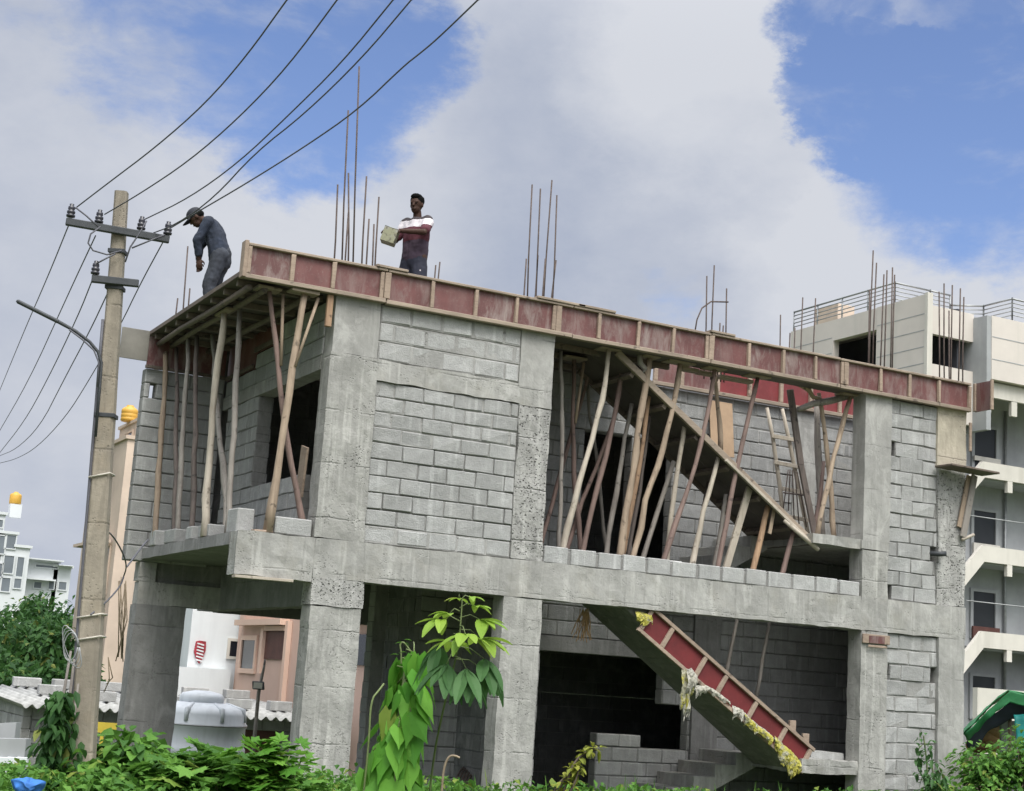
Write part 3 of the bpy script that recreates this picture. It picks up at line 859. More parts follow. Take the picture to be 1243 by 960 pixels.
# ground floor columns
cast('column', (.03, 0, -.3), (.63, .28, 2.36), 'conc_col', .010)
cast('column', (.015, -.006, 2.37), (.64, .28, 2.66), 'conc_rough', .014)
cast('column', (2.39, 0, -.3), (2.90, .26, 2.66), 'conc_col', .009)
cast('column', (7.72, 0, -.3), (8.17, .26, 2.66), 'conc_col', .009)
cast('column', (9.06, -.01, -.3), (9.52, .30, 2.66), 'conc_smooth', .009)
cast('column', (-.88, 4.0, -1.4), (-.22, 4.3, 2.37), 'conc_in', .008)
cast('column', (4.6, 5.0, -1.4), (5.0, 5.25, 2.66), 'conc_in', .008)
# first floor columns, the top lift newer and smoother
cast('column', (.0, 0, 3.105), (.585, .27, 5.20), 'conc_col', .009)
cast('column', (.015, .008, 5.205), (.565, .27, 5.875), 'conc_smooth', .006, label='smooth pale top lift of the corner column')
cast('column', (2.44, .0, 3.105), (2.86, .26, 4.93), 'conc_rough', .012, label='rough honeycombed column of the first floor')
cast('column', (2.405, .004, 5.15), (2.86, .26, 5.855), 'conc_smooth', .008)
cast('column', (2.42, .002, 4.935), (2.86, .26, 5.145), 'conc', .012)
cast('column', (7.71, 0, 3.86), (8.17, .26, 5.85), 'conc_smooth', .006)
cast('column', (7.71, .0, 3.105), (8.15, .26, 3.73), 'conc_col', .009)
cast('column', (9.03, .0, 3.105), (9.52, .28, 5.0), 'conc_rough', .012)
cast('column', (9.0, .004, 5.005), (9.53, .28, 5.85), 'conc_tan', .007, label='sandy tan top lift of the right end column')
# beams
cast('beam', (-.87, 0.002, 2.62), (0.02, .25, 3.095), 'conc', .010, label='cantilevered balcony beam with worn underside')
cast('beam', (.02, -.004, 2.665), (2.88, .25, 3.10), 'conc', .009)
cast('beam', (2.88, -.002, 2.668), (7.70, .25, 3.10), 'conc', .010)
cast('beam', (7.70, -.006, 2.665), (9.54, .29, 3.10), 'conc', .010)
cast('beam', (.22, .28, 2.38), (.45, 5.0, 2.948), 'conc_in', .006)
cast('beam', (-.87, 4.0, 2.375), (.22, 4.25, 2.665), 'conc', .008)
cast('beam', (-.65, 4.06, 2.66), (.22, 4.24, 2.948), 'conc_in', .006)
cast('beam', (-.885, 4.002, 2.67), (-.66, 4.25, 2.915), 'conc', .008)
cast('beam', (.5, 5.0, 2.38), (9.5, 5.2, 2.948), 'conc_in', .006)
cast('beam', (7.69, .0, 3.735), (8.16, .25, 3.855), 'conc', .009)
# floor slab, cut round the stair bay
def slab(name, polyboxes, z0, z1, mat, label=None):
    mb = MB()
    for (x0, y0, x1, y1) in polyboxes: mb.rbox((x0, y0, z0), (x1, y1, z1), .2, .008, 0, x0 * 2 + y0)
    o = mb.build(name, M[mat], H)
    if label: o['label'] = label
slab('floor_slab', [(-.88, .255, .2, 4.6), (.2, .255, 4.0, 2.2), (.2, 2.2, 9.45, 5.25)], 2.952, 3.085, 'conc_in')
# first floor walls
block_wall('block_wall', H, [M['block'], M['mortar']], 'x', .02, .2, .585, 2.44, 3.30, 4.25, course=.19, L=.385, seed=3, gap=.015, rec=.020, jit=.006, vfill=.08)
block_wall('block_wall', H, [M['block'], M['mortar_pale']], 'x', .02, .2, .585, 2.44, 4.252, 4.95, course=.175, L=.385, seed=4, gap=.022, rec=.011, jit=.007, vfill=.08)
block_wall('block_wall', H, [M['block_new'], M['mortar_pale']], 'x', .015, .2, .585, 2.44, 3.105, 3.30, course=.19, L=.385, seed=5, gap=.03, rec=.008, label='bottom course of pale smeared blocks')
block_wall('block_wall', H, [M['block_new'], M['mortar_pale']], 'x', .018, .2, .575, 2.41, 5.20, 5.855, course=.22, L=.40, seed=8, gap=.03, rec=.007, jit=.008, label='upper band of pale smeared blocks under the slab')
cast('lintel', (.585, .006, 4.955), (2.43, .22, 5.195), 'conc', .014)
# left side wall with its window
win = [(.66, 2.46, 3.86, 5.03), (.27, .66, 3.0, 5.03), (3.74, 3.99, 3.0, 5.0)]
block_wall('block_wall', H, [M['block'], M['mortar']], 'y', .0, .2, .28, 4.0, 3.09, 5.03, holes=win, course=.2, L=.40, seed=11, gap=.018, rec=.012, jit=.007, vfill=.3)
cast('lintel', (-.008, .275, 5.035), (.2, 4.0, 5.20), 'conc', .008)
mbw = MB()
for (a, b, zz) in ((.28, 1.9, 5.84), (1.9, 2.75, 5.62), (2.75, 4.0, 5.42)):
    lay_blocks(mbw, 'y', .0, .2, a, b, 5.205, zz, course=.2, L=.4, seed=int(a * 10) + 2, gap=.016, holes=[(1.25, 1.36, 5.25, 5.45)])
o = mbw.build('block_wall', [M['block'], M['mortar']], H, bevel=.009); o['label'] = 'stepped top courses of the balcony wall'
# wall that closes the balcony
mbw = MB()
lay_blocks(mbw, 'x', 4.0, .2, -1.09, -.0, 2.92, 5.46, course=.2, L=.6, seed=21, gap=.014, holes=[(-1.01, -.93, 5.0, 5.2)])
o = mbw.build('block_wall', [M['block'], M['mortar']], H, bevel=.009); o['label'] = 'narrow wing wall closing the balcony, with a small hole'
# right end bay walls
block_wall('block_wall', H, [M['block'], M['mortar']], 'x', .03, .2, 8.155, 9.03, 3.105, 5.845, course=.19, L=.42, seed=31, gap=.018, rec=.016, jit=.010, vfill=.6,
           holes=[(8.155, 8.27, 5.08, 5.27), (8.93, 9.03, 3.78, 3.97), (8.155, 8.25, 3.1, 3.25), (8.95, 9.03, 3.1, 3.2)], label='rough block infill of the right end bay, first floor')
block_wall('block_wall', H, [M['block'], M['mortar_pale']], 'x', .03, .2, 8.17, 9.06, -.2, 2.66, course=.2, L=.40, seed=33, gap=.022, rec=.009, jit=.011, vfill=.75,
           holes=[(8.96, 9.06, 1.95, 2.2), (8.17, 8.24, 2.0, 2.2), (8.95, 9.06, .42, .6)], label='smeared block infill of the right end bay, ground floor')
mb = MB(); mb.tube([(8.90, .1, 3.80), (9.0, -.06, 3.79), (9.08, -.10, 3.80)], .035, 8, 0)
mb.build('drain_pipe', M['steel'], H, smooth=True)
# recess walls behind the props
rw = [(4.51, 5.27, 3.0, 5.15), (5.36, 5.96, 3.0, 5.15)]
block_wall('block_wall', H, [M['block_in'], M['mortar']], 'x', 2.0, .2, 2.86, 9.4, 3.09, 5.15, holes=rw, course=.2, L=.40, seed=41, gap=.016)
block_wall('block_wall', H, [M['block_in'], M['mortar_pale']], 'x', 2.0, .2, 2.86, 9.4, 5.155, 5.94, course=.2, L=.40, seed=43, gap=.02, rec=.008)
cast('column', (8.05, 1.97, 3.9), (8.46, 2.2, 5.93), 'conc_smooth', .006, label='grey column standing in the stair wall')
rg = [(2.9, 5.96, .93, 2.13), (2.9, 4.95, -.2, .94), (5.95, 6.40, .93, 1.55)]
block_wall('block_wall', H, [M['block'], M['mortar']], 'x', 2.0, .2, 2.9, 9.4, -.2, .93, holes=rg, course=.2, L=.40, seed=47, gap=.014)
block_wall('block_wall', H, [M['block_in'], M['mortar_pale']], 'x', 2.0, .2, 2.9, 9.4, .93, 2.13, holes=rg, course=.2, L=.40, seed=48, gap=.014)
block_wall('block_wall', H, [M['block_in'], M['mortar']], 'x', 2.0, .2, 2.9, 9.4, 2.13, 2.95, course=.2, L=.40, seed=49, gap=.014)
block_wall('block_wall', H, [M['block_new'], M['mortar']], 'x', 2.0, .2, 4.95, 5.65, .935, 1.10, course=.17, L=.36, seed=50, gap=.014, label='two pale blocks on top of the low wall')
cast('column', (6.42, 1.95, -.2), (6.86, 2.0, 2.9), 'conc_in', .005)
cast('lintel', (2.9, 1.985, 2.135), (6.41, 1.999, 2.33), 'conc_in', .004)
# inner walls that close the rooms
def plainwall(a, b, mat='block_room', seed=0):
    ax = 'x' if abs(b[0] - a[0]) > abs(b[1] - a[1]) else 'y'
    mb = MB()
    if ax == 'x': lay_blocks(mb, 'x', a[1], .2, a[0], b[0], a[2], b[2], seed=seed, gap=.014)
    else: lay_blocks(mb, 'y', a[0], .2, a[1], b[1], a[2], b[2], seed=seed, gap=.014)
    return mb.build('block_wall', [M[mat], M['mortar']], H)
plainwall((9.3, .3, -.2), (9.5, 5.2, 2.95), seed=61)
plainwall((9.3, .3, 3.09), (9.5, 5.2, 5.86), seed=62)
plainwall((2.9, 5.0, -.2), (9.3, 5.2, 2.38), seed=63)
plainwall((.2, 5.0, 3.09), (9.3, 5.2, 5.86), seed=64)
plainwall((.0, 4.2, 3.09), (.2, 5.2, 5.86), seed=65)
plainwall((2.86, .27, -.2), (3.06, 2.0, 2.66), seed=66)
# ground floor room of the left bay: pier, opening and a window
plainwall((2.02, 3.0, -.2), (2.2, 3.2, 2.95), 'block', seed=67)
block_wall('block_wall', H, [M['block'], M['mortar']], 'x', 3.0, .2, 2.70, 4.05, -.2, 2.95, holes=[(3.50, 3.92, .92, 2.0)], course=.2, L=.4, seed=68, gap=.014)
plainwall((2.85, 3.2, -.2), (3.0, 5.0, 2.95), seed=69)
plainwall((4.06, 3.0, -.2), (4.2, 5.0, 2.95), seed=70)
# low pale course along the beam
mb = MB(); rn = random.Random(7); x = 2.875
while x < 7.68:
    L_ = min(rn.uniform(.345, .40), 7.70 - x); 
    if L_ > .1: mb.box((x + .02, .008 + rn.uniform(-.006, .006), 3.104), (x + L_ - .02, .135, 3.295 + rn.uniform(-.006, .006)), 0, .004, rn)
    x += L_
mb.box((2.88, .028, 3.103), (7.66, .125, 3.26), 1)
o = mb.build('block_course', [M['block_new'], M['mortar']], H, bevel=.009); o['label'] = 'single course of pale blocks along the first floor beam'
# little shutter remnant at the head of the right ground floor column
mb = MB(); mb.box((7.72, -.035, 2.50), (8.18, -.012, 2.62)); mb.box((7.80, -.05, 2.45), (8.12, -.037, 2.48)); o = mb.build('shutter_remnant', M['tim'], H, bevel=.004)
mb = MB(); mb.box((7.82, -.042, 2.505), (8.08, -.0365, 2.60)); mb.build('shutter_face', M['red'], o)

# staircase: upper half flight behind, landings, and the two flights seen from the front
def flight(name, x0, z0, x1, z1, y0, y1, steps, thick, mat, label):
    mb = MB(); n = steps; dx = (x1 - x0) / n; dz = (z1 - z0) / n
    for i in range(n):
        xa = x0 + dx * i; zt = z0 + dz * (i + 1)
        poly = [(xa, y0, zt), (xa + dx, y0, zt), (xa + dx, y0, zt - thick - abs(dz) * .2), (xa, y0, zt - thick - abs(dz) * 1.2)]
        if dx < 0: poly = poly[::-1]
        mb.prism(poly, (0, y1 - y0, 0))
    o = mb.build(name, M[mat], H, bevel=.006); o['label'] = label
flight('stair_flight', 4.9, 0.0, 6.9, .97, 1.08, 1.96, 6, .14, 'conc', 'lowest stair flight at the back of the stair bay')
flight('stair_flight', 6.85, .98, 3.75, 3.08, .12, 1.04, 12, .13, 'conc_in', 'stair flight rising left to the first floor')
flight('stair_flight', 5.55, 3.09, 6.95, 3.87, 1.08, 1.96, 5, .14, 'conc', 'stair flight rising right from the first floor')
cast('stair_landing', (6.82, .02, .80), (7.72, 1.99, .97), 'conc', .02)
cast('stair_landing', (7.72, .27, .80), (9.3, 1.99, .965), 'conc', .01)
cast('stair_landing', (6.90, .02, 3.735), (7.70, 1.99, 3.865), 'conc', .012)
cast('stair_landing', (7.70, .27, 3.735), (9.3, 1.99, 3.86), 'conc', .01)

# starter bars
for i, (a, b) in enumerate(REBAR):
    a = Vector(a); b = Vector(b); a.z = 5.85 if a.y > -1 else a.z; q = (a + b) / 2 + Vector((random.Random(i).uniform(-.012, .012), 0, 0))
    mb = MB(); mb.tube([a, q, b], .0105, 6); mb.build('rebar', M['rebar'], H, smooth=True)
mb = MB(); mb.tube([onY(843, 406, .5), onY(846, 388, .5), onY(852, 374, .5), onY(863, 366, .5), onY(884, 366.5, .5)], .0105, 6)
o = mb.build('rebar', M['rebar'], H, smooth=True); o['label'] = 'bar bent over into a hook'

# ---------------------------------------------------------------- slab formwork
F = thing('slab_formwork', (4.0, 0, 5.85), 'long red ply and timber shuttering box running round the top of the concrete house', 'formwork')
bx = [onY(p, q, -.06).x for p, q in [(302, 318), (355, 325), (405, 335), (470, 350), (525, 358), (578, 368), (627, 380), (678, 390), (727, 400), (774.5, 408), (817, 416), (863, 424), (909, 432), (951, 440), (990, 447), (1027, 454), (1069, 461), (1104, 467), (1140, 474), (1177, 482)]]
rn = random.Random(4)
for i in range(len(bx) - 1):
    mb = MB(); mb.box((bx[i] + .004, -.034, 5.872), (bx[i + 1] - .004, -.016, 6.225), 0, .003, rn)
    mb.build('panel', M['red'], F)
for i, x in enumerate(bx):
    w = .075 if i in (3, 7, 11, 15) else .045
    mb = MB(); mb.box((x - w / 2, -.078, 5.895), (x + w / 2, -.036, 6.21), 0, .006, rn)
    if w > .06: mb.box((x - .012 - w, -.07, 5.9), (x - w / 2 - .004, -.037, 6.205), 0, .005, rn)
    mb.build('batten', M['tim'], F, bevel=.004)
cuts = [bx[0] - .03, bx[3], bx[7] + .2, bx[11], bx[15] - .1, bx[-1] + .03]
for i in range(5):
    a, b = cuts[i], cuts[i + 1]
    mb = MB(); mb.plank((a, -.045, 5.868 + rn.uniform(-.006, .006)), (b - .01, -.045, 5.868 + rn.uniform(-.008, .008)), .05, .075, (0, 1, 0)); mb.build('bottom_rail', M['timx'], F, bevel=.005)
    mb = MB(); mb.plank((a, -.038, 6.232 + rn.uniform(-.006, .006)), (b - .01, -.038, 6.232 + rn.uniform(-.006, .006)), .032, .085, (0, 1, 0)); mb.build('top_rail', M['timx'], F, bevel=.005)
for a, b in (((455, 331), (493, 340)), ((650, 367), (708, 377)), ((700, 374), (745, 384)), ((860, 405), (890, 411))):
    p = onY(*a, -.04); q = onY(*b, -.04)
    mb = MB(); mb.plank((p.x, -.03, 6.268), (q.x, -.03, 6.266), .03, .13, (0, 1, 0)); mb.build('loose_top_board', M['timx'], F, bevel=.004)
mb = MB(); mb.box((-1.13, -.085, 5.85), (-1.085, .05, 6.265)); mb.build('end_post', M['tim'], F, bevel=.005)
mb = MB()
for (x0, y0, x1, y1) in ((-1.09, -.01, 4.9, 2.2), (-1.09, 2.2, 9.5, 4.3), (-.1, 4.3, 9.5, 5.25)):
    mb.box((x0, y0, 5.905), (x1 - .002, y1 - .002, 5.928))
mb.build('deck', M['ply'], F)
mb = MB(); mb.box((-1.105, .0, 5.90), (-1.092, 4.25, 5.95)); mb.build('deck_edge', M['timdark'], F)
for k in range(8):
    y = .32 + k * .5
    mb = MB(); mb.plank((-1.06, y, 5.868), (-.03, y + rn.uniform(-.05, .05), 5.868), .07, .06, (0, 1, 0)); mb.build('joist', M['joist'], F, bevel=.005)
for x in (-.98, -.80, -.30):
    mb = MB(); mb.tube([(x, .1, 5.79), (x + .02, 1.6, 5.80), (x - .02, 2.8, 5.79), (x + .01, 3.96, 5.795)], .036, 8, rough=.15, seed=x); mb.build('runner', M['joist'], F, smooth=True)
for y in (.5, 1.0, 1.5):
    mb = MB(); mb.plank((2.9, y, 5.868), (4.9, y + .1, 5.868), .07, .06, (0, 1, 0)); mb.build('joist', M['joist'], F, bevel=.005)
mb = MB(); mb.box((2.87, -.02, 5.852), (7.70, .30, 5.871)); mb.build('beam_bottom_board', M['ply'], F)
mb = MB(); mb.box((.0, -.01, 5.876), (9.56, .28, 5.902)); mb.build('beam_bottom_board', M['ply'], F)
mb = MB(); mb.box((2.9, .30, 5.86), (4.9, .32, 5.9)); mb.box((4.9, .302, 5.875), (7.7, .32, 6.2)); mb.build('beam_inner_side', M['red'], F)
mb = MB(); mb.box((.012, 2.78, 5.43), (.03, 3.98, 5.9)); mb.box((.012, 1.93, 5.63), (.031, 2.77, 5.9)); mb.build('wall_beam_side', M['red'], F)
mb = MB(); mb.plank((-.02, 2.0, 5.66), (-.02, 2.74, 5.66), .06, .035, (1, 0, 0)); mb.plank((-.022, 2.78, 5.455), (-.022, 3.9, 5.45), .05, .035, (1, 0, 0)); mb.build('wall_rail', M['timdark'], F, bevel=.004)
mb = MB(); mb.box((-1.10, 3.965, 5.50), (-.03, 3.985, 5.895)); mb.build('wing_panel', M['red'], F)
mb = MB(); mb.box((-1.11, 3.94, 5.455), (-.03, 3.99, 5.498)); mb.build('wing_rail', M['timdark'], F, bevel=.004)
mb = MB(); mb.box((-1.47, 3.95, 5.54), (-1.10, 3.972, 5.95)); o = mb.build('wing_end_board', M['ply_grey'], F, bevel=.003); o['label'] = 'grey plywood board jutting out at the far left'
mb = MB(); mb.box((9.60, -.40, 5.845), (9.618, -.085, 6.255)); o = mb.build('end_panel', M['red_dirty'], F)
mb = MB(); mb.box((9.575, -.425, 5.84), (9.625, -.395, 6.265)); mb.box((9.57, -.12, 5.85), (9.598, -.075, 6.25)); mb.build('end_panel_batten', M['tim'], F, bevel=.004)
mb = MB(); mb.box((-.10, -.03, 5.47), (-.03, .02, 5.84)); mb.build('cleat', M['pole_orange'], F, bevel=.005)
# back side of the shutter over the stair wall
xs = [5.55, 6.0, 6.62, 7.18, 7.75, 8.3, 8.85, 9.24]
for i in range(len(xs) - 1):
    mb = MB(); mb.box((xs[i] + .003, 1.955, 5.985), (xs[i + 1] - .003, 1.972, 6.36), 0, .002, rn); mb.build('stair_panel', M['red_clean'] if i > 1 else M['red'], F)
    mb = MB(); mb.box((xs[i] - .03, 1.91, 5.99), (xs[i] + .03, 1.953, 6.35), 0, .004, rn); mb.build('stair_batten', M['tim'], F, bevel=.004)
mb = MB(); mb.plank((5.5, 1.93, 5.955), (9.26, 1.93, 5.955), .055, .07, (0, 1, 0)); mb.build('stair_rail', M['timx'], F, bevel=.005)

# ---------------------------------------------------------------- shutter of the upper stair flight
SF = thing('stair_formwork', (5.5, .7, 3.7), 'sloping timber shutter for the upper stair flight, dark ply underside with a pale edge plank', 'formwork')
pa = Vector((3.75, 0, 5.89)); pb = Vector((7.04, 0, 3.735)); sd = (pb - pa).normalized(); sn = Vector((-sd.z, 0, sd.x))
if sn.z < 0: sn = -sn
def strip(y0, y1, off, th, a=0.0, b=1.0):
    mbx = MB(); p = pa.lerp(pb, a) + sn * off; q = pa.lerp(pb, b) + sn * off
    mbx.plank((p.x, (y0 + y1) / 2, p.z), (q.x, (y0 + y1) / 2, q.z), th, y1 - y0, (0, 1, 0)); return mbx
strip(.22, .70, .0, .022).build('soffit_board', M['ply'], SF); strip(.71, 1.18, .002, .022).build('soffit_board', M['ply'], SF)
strip(.165, .215, .012, .085, .03, 1.0).build('edge_plank', M['timx'], SF, bevel=.005)
strip(.12, .163, -.035, .04, .55, .97).build('edge_plank', M['pole_pale'], SF, bevel=.005)
strip(1.185, 1.235, -.01, .10, .05, .98).build('inner_edge_plank', M['timdark'], SF, bevel=.005)
for k in range(6):
    c_ = pa.lerp(pb, .12 + k * .155) - sn * .045
    mb = MB(); mb.obox((c_.x, .70, c_.z), sd * .03, (0, .47, 0), sn * .032); mb.build('cross_joist', M['joist'], SF)
p = onY(952, 632, .1); q = onY(993, 667, .1); mb = MB(); mb.tube([p, p.lerp(q, .5), q], [.025, .03, .032], 8); mb.build('slip_pole', M['pole_pale'], SF, smooth=True)

# shutter on the side of the lower flight
LF = thing('stair_side_formwork', (5.7, .08, .8), 'clean red side shutter with timber rails on the lower stair flight', 'formwork')
A_ = onY(783, 752, .085); B_ = onY(976, 921, .085); ld = (B_ - A_).normalized(); ln = Vector((-ld.z, 0, ld.x))
if ln.z < 0: ln = -ln
LEN = (B_ - A_).length; hw = .185
ts = [0, .126, .33, .46, .65, .84, 1.0]
for i in range(6):
    c_ = A_ + ld * LEN * (ts[i] + ts[i + 1]) / 2
    mb = MB(); mb.obox(c_, ld * (LEN * (ts[i + 1] - ts[i]) / 2 - .004), (0, .008, 0), ln * (hw - .02)); mb.build('panel', M['red_side'], LF)
for t in ts:
    c_ = A_ + ld * LEN * t + Vector((0, -.03, 0))
    mb = MB(); mb.obox(c_, ld * .028, (0, .02, 0), ln * (hw - .045)); mb.build('batten', M['tim'], LF, bevel=.004)
for s_ in (-1, 1):
    a = A_ + ln * (s_ * (hw - .02)) + Vector((0, -.032, 0)) - ld * .04; b = B_ + ln * (s_ * (hw - .02)) + Vector((0, -.032, 0)) + ld * .05
    mb = MB(); mb.plank(a, b, .045, .045, (0, 1, 0)); mb.build('rail', M['tim'], LF, bevel=.004)
for x_, z_ in ((961, 880), (977, 896)):
    p = onY(x_, z_, .3); mb = MB(); mb.box((p.x - .05, .27, p.z - .12), (p.x + .05, .31, p.z + .06)); mb.build('stake', M['tim'], LF, bevel=.004)

# ---------------------------------------------------------------- props
FLOOR = 3.088; SOF = 5.845
PL = [
 ('L1', 'pole_dark', 'dark thin prop farthest left on the balcony, against the wing wall', 'soffit'),
 ('L2', 'pole_tan', 'pale tan prop in front of the wing wall, second from the left', 'soffit'),
 ('L3', 'pole_dark', 'dark straight prop just right of the pale tan one before the wing wall', 'soffit'),
 ('L4', 'pole_grey', 'grey slightly bowed prop, fourth from the left on the balcony', 'soffit'),
 ('L5', 'pole_dark', 'dark prop at the right end of the wing wall, fifth from the left', 'soffit'),
 ('L6', 'pole_grey', 'grey prop that crosses behind the thick pale curved one on the balcony', 'soffit'),
 ('L7', 'pole_pale', 'thickest pale prop of the balcony with a curve in its upper half', 'soffit'),
 ('L8', 'pole_grey', 'brownish grey prop standing between the curved pale one and the window', 'soffit'),
 ('L9', 'pole_red', 'crooked reddish brown prop crossing in front of the balcony window', 'soffit'),
 ('L10', 'pole_tan', 'straight tan prop leaning across the window, foot on the balcony beam', 'soffit'),
 ('P1', 'pole_grey', 'slim grey prop nearest the middle column in the stair bay', 'floor'),
 ('P2', 'pole_red', 'upright dark red prop with a forked head, second in the stair bay', 'floor'),
 ('P3', 'pole_red', 'thin reddish prop leaning far left behind the first upright ones', 'floor'),
 ('P4', 'pole_pale', 'pale bent prop leaning in front of the left doorway edge', 'floor'),
 ('P5', 'pole_red', 'prop grey above and reddish below, crossing the dark doorway', 'floor'),
 ('P6', 'pole_grey', 'thin grey prop at the back of the doorway leaning the other way', 'floor'),
 ('P7', 'pole_red', 'short pinkish prop leaning behind the pale bent one', 'floor'),
 ('P8', 'pole_grey', 'grey prop alone in the middle of the dark doorway', 'floor'),
 ('P9', 'pole_tan', 'thickest split tan prop standing in the middle of the doorway', 'floor'),
 ('P10', 'pole_orange', 'brown prop close behind the thick split tan one', 'floor'),
 ('P11', 'pole_dark', 'thin dark prop hidden partly behind the thick tan one', 'floor'),
 ('P12', 'pole_tan', 'long tan prop with a bend, reaching the slab right of the thick split one', 'floor'),
 ('P13', 'pole_pale', 'pale prop under the upper end of the stair shutter at the right door jamb', 'floor'),
 ('P14', 'pole_red', 'long knotty reddish prop crossing the stair shutter near the door jamb', 'floor'),
 ('P15', 'pole_grey', 'grey prop leaning across the right part of the doorway', 'floor'),
 ('P16', 'pole_pale', 'clean whitish prop under the middle of the stair shutter', 'floor'),
 ('P17', 'pole_red', 'long reddish prop crossing the lower stair shutter up to the slab', 'floor'),
 ('P18', 'pole_pale', 'flat pale plank prop under the lower half of the stair shutter', 'floor'),
 ('P19', 'pole_orange', 'short orange brown split prop under the stair shutter', 'floor'),
 ('P20', 'pole_red', 'shortest brown prop under the lowest end of the stair shutter', 'floor'),
 ('P21', 'pole_dark', 'dark thin prop behind the clean whitish one', 'floor'),
 ('P22', 'pole_grey', 'grey prop close behind the foot of the long reddish one under the shutter', 'floor'),
 ('P23', 'pole_tan', 'tan prop standing on the stair shutter in front of the plywood sheet', 'shutter'),
 ('P24', 'pole_dark', 'dark plank prop beside the ladder, foot on the upper landing', 'land'),
 ('P25', 'pole_tan', 'twisted tan prop on the upper landing near the right column', 'land'),
 ('P26', 'pole_tan', 'tan prop leaning left on the upper landing, nearest the right column', 'land'),
 ('P27', 'pole_grey', 'broad grey upright prop behind the twisted pair on the landing', 'land'),
 ('P28', 'pole_red', 'short pinkish stake leaning at the foot of the landing props', 'land'),
 ('RL1', 'pole_grey', 'left one of two grey sticks standing behind the red lower stair shutter', 'none'),
 ('RL2', 'pole_grey', 'right one of two grey sticks standing behind the red lower stair shutter', 'none'),
]
rn = random.Random(17)
for key, mt, lab, kind in PL:
    r0, pts = PROP[key]; r0 *= .88; pts = [Vector(p) for p in pts]
    def reach(p, q, z):
        t = (z - p.z) / (q.z - p.z); return p + (q - p) * t
    if kind == 'soffit':
        pts[0] = reach(pts[1], pts[0], 5.76 if key not in ('L9', 'L10') else 5.82)
        fz = 3.095 if key not in ('L9', 'L10') else 3.10
        pts[-1] = reach(pts[-2], pts[-1], fz + (.01 if key in ('L9', 'L10') else 0))
    elif kind == 'floor':
        pts[-1] = reach(pts[-2], pts[-1], FLOOR if pts[-1].y > .3 else 3.10)
        if pts[0].z > 5.6: pts[0] = reach(pts[1], pts[0], 5.85 if pts[0].y < .3 else (5.83 if pts[0].x < 4.9 else 5.84))
    elif kind == 'land':
        pts[-1] = reach(pts[-2], pts[-1], 3.868)
        if pts[0].z > 5.6: pts[0] = reach(pts[1], pts[0], 5.84)
    # resample with small natural bends
    fine = []
    for i in range(len(pts) - 1):
        n = max(2, int((pts[i + 1] - pts[i]).length / .22))
        for k in range(n): fine.append(pts[i].lerp(pts[i + 1], k / n))
    fine.append(pts[-1])
    sm = [fine[0]] + [(fine[i - 1] + fine[i] * 2 + fine[i + 1]) / 4 for i in range(1, len(fine) - 1)] + [fine[-1]]
    sm = [p + (Vector((nz(p, 2.3, .022, r0 * 100).x + nz(p, 7, .007, r0 * 31).x, nz(p, 2.3, .016, r0 * 77).y, 0)) if 0 < i < len(sm) - 1 else Vector((0, 0, 0))) for i, p in enumerate(sm)]
    rs = [r0 * (.86 + .24 * i / (len(sm) - 1)) * rn.uniform(.88, 1.10) for i in range(len(sm))]
    base = pts[-1]
    t = thing('timber_prop', (base.x, base.y, base.z), lab, 'prop', 'timber props')
    mb = MB()
    if key in ('P18', 'P24'):
        mb.plank(sm[0], sm[-1] if key == 'P18' else sm[len(sm) // 2], .095, .04, (0, 1, 0))
        if key == 'P24': mb.plank(sm[len(sm) // 2] + Vector((0, .002, .0)), sm[-1], .09, .038, (0, 1, 0))
        mb.build('shaft', M[mt], t, bevel=.004)
    else:
        mb.tube(sm, rs, 9, rough=.28, seed=r0 * 300 + len(sm)); mb.build('shaft', M[mt], t, smooth=True)
    if key in ('L9', 'L10', 'P2', 'P4', 'P9', 'P12', 'P14', 'P17', 'P26', 'L7'):
        h = sm[0]
        mb = MB(); w_ = rn.uniform(.13, .24)
        if key == 'L7': mb.box((h.x - .05, h.y - w_, h.z), (h.x + .05, h.y + w_, h.z + .03))
        else: mb.box((h.x - w_, h.y - .10, h.z - .012), (h.x + w_ * .8, h.y + .10, h.z + .018), 0, .006, rn)
        mb.build('head_board', M['timx'], t, bevel=.004)
    if key in ('L9', 'L10', 'P2'):
        h = sm[0]; lo = sm[min(3, len(sm) - 1)]
        mb = MB(); mb.tube([h + Vector((.16 if key != 'P2' else .14, -.02, -.03)), lo + Vector((.02, -.035, 0))], [.02, .018], 7); mb.build('brace', M['pole_tan'], t, smooth=True)
    if key == 'L10':
        mb = MB(); mb.box((base.x - .16, .03, 3.098), (base.x + .05, .16, 3.125), 0, .006, rn); mb.build('foot_board', M['tim'], t, bevel=.004)
    if key == 'P19':
        mb = MB(); p = sm[0] + Vector((.06, -.05, -.02)); mb.plank(p, p + Vector((-.08, 0, -.42)), .05, .02, (0, 1, 0)); mb.build('splint', M['pole_tan'], t, bevel=.003)
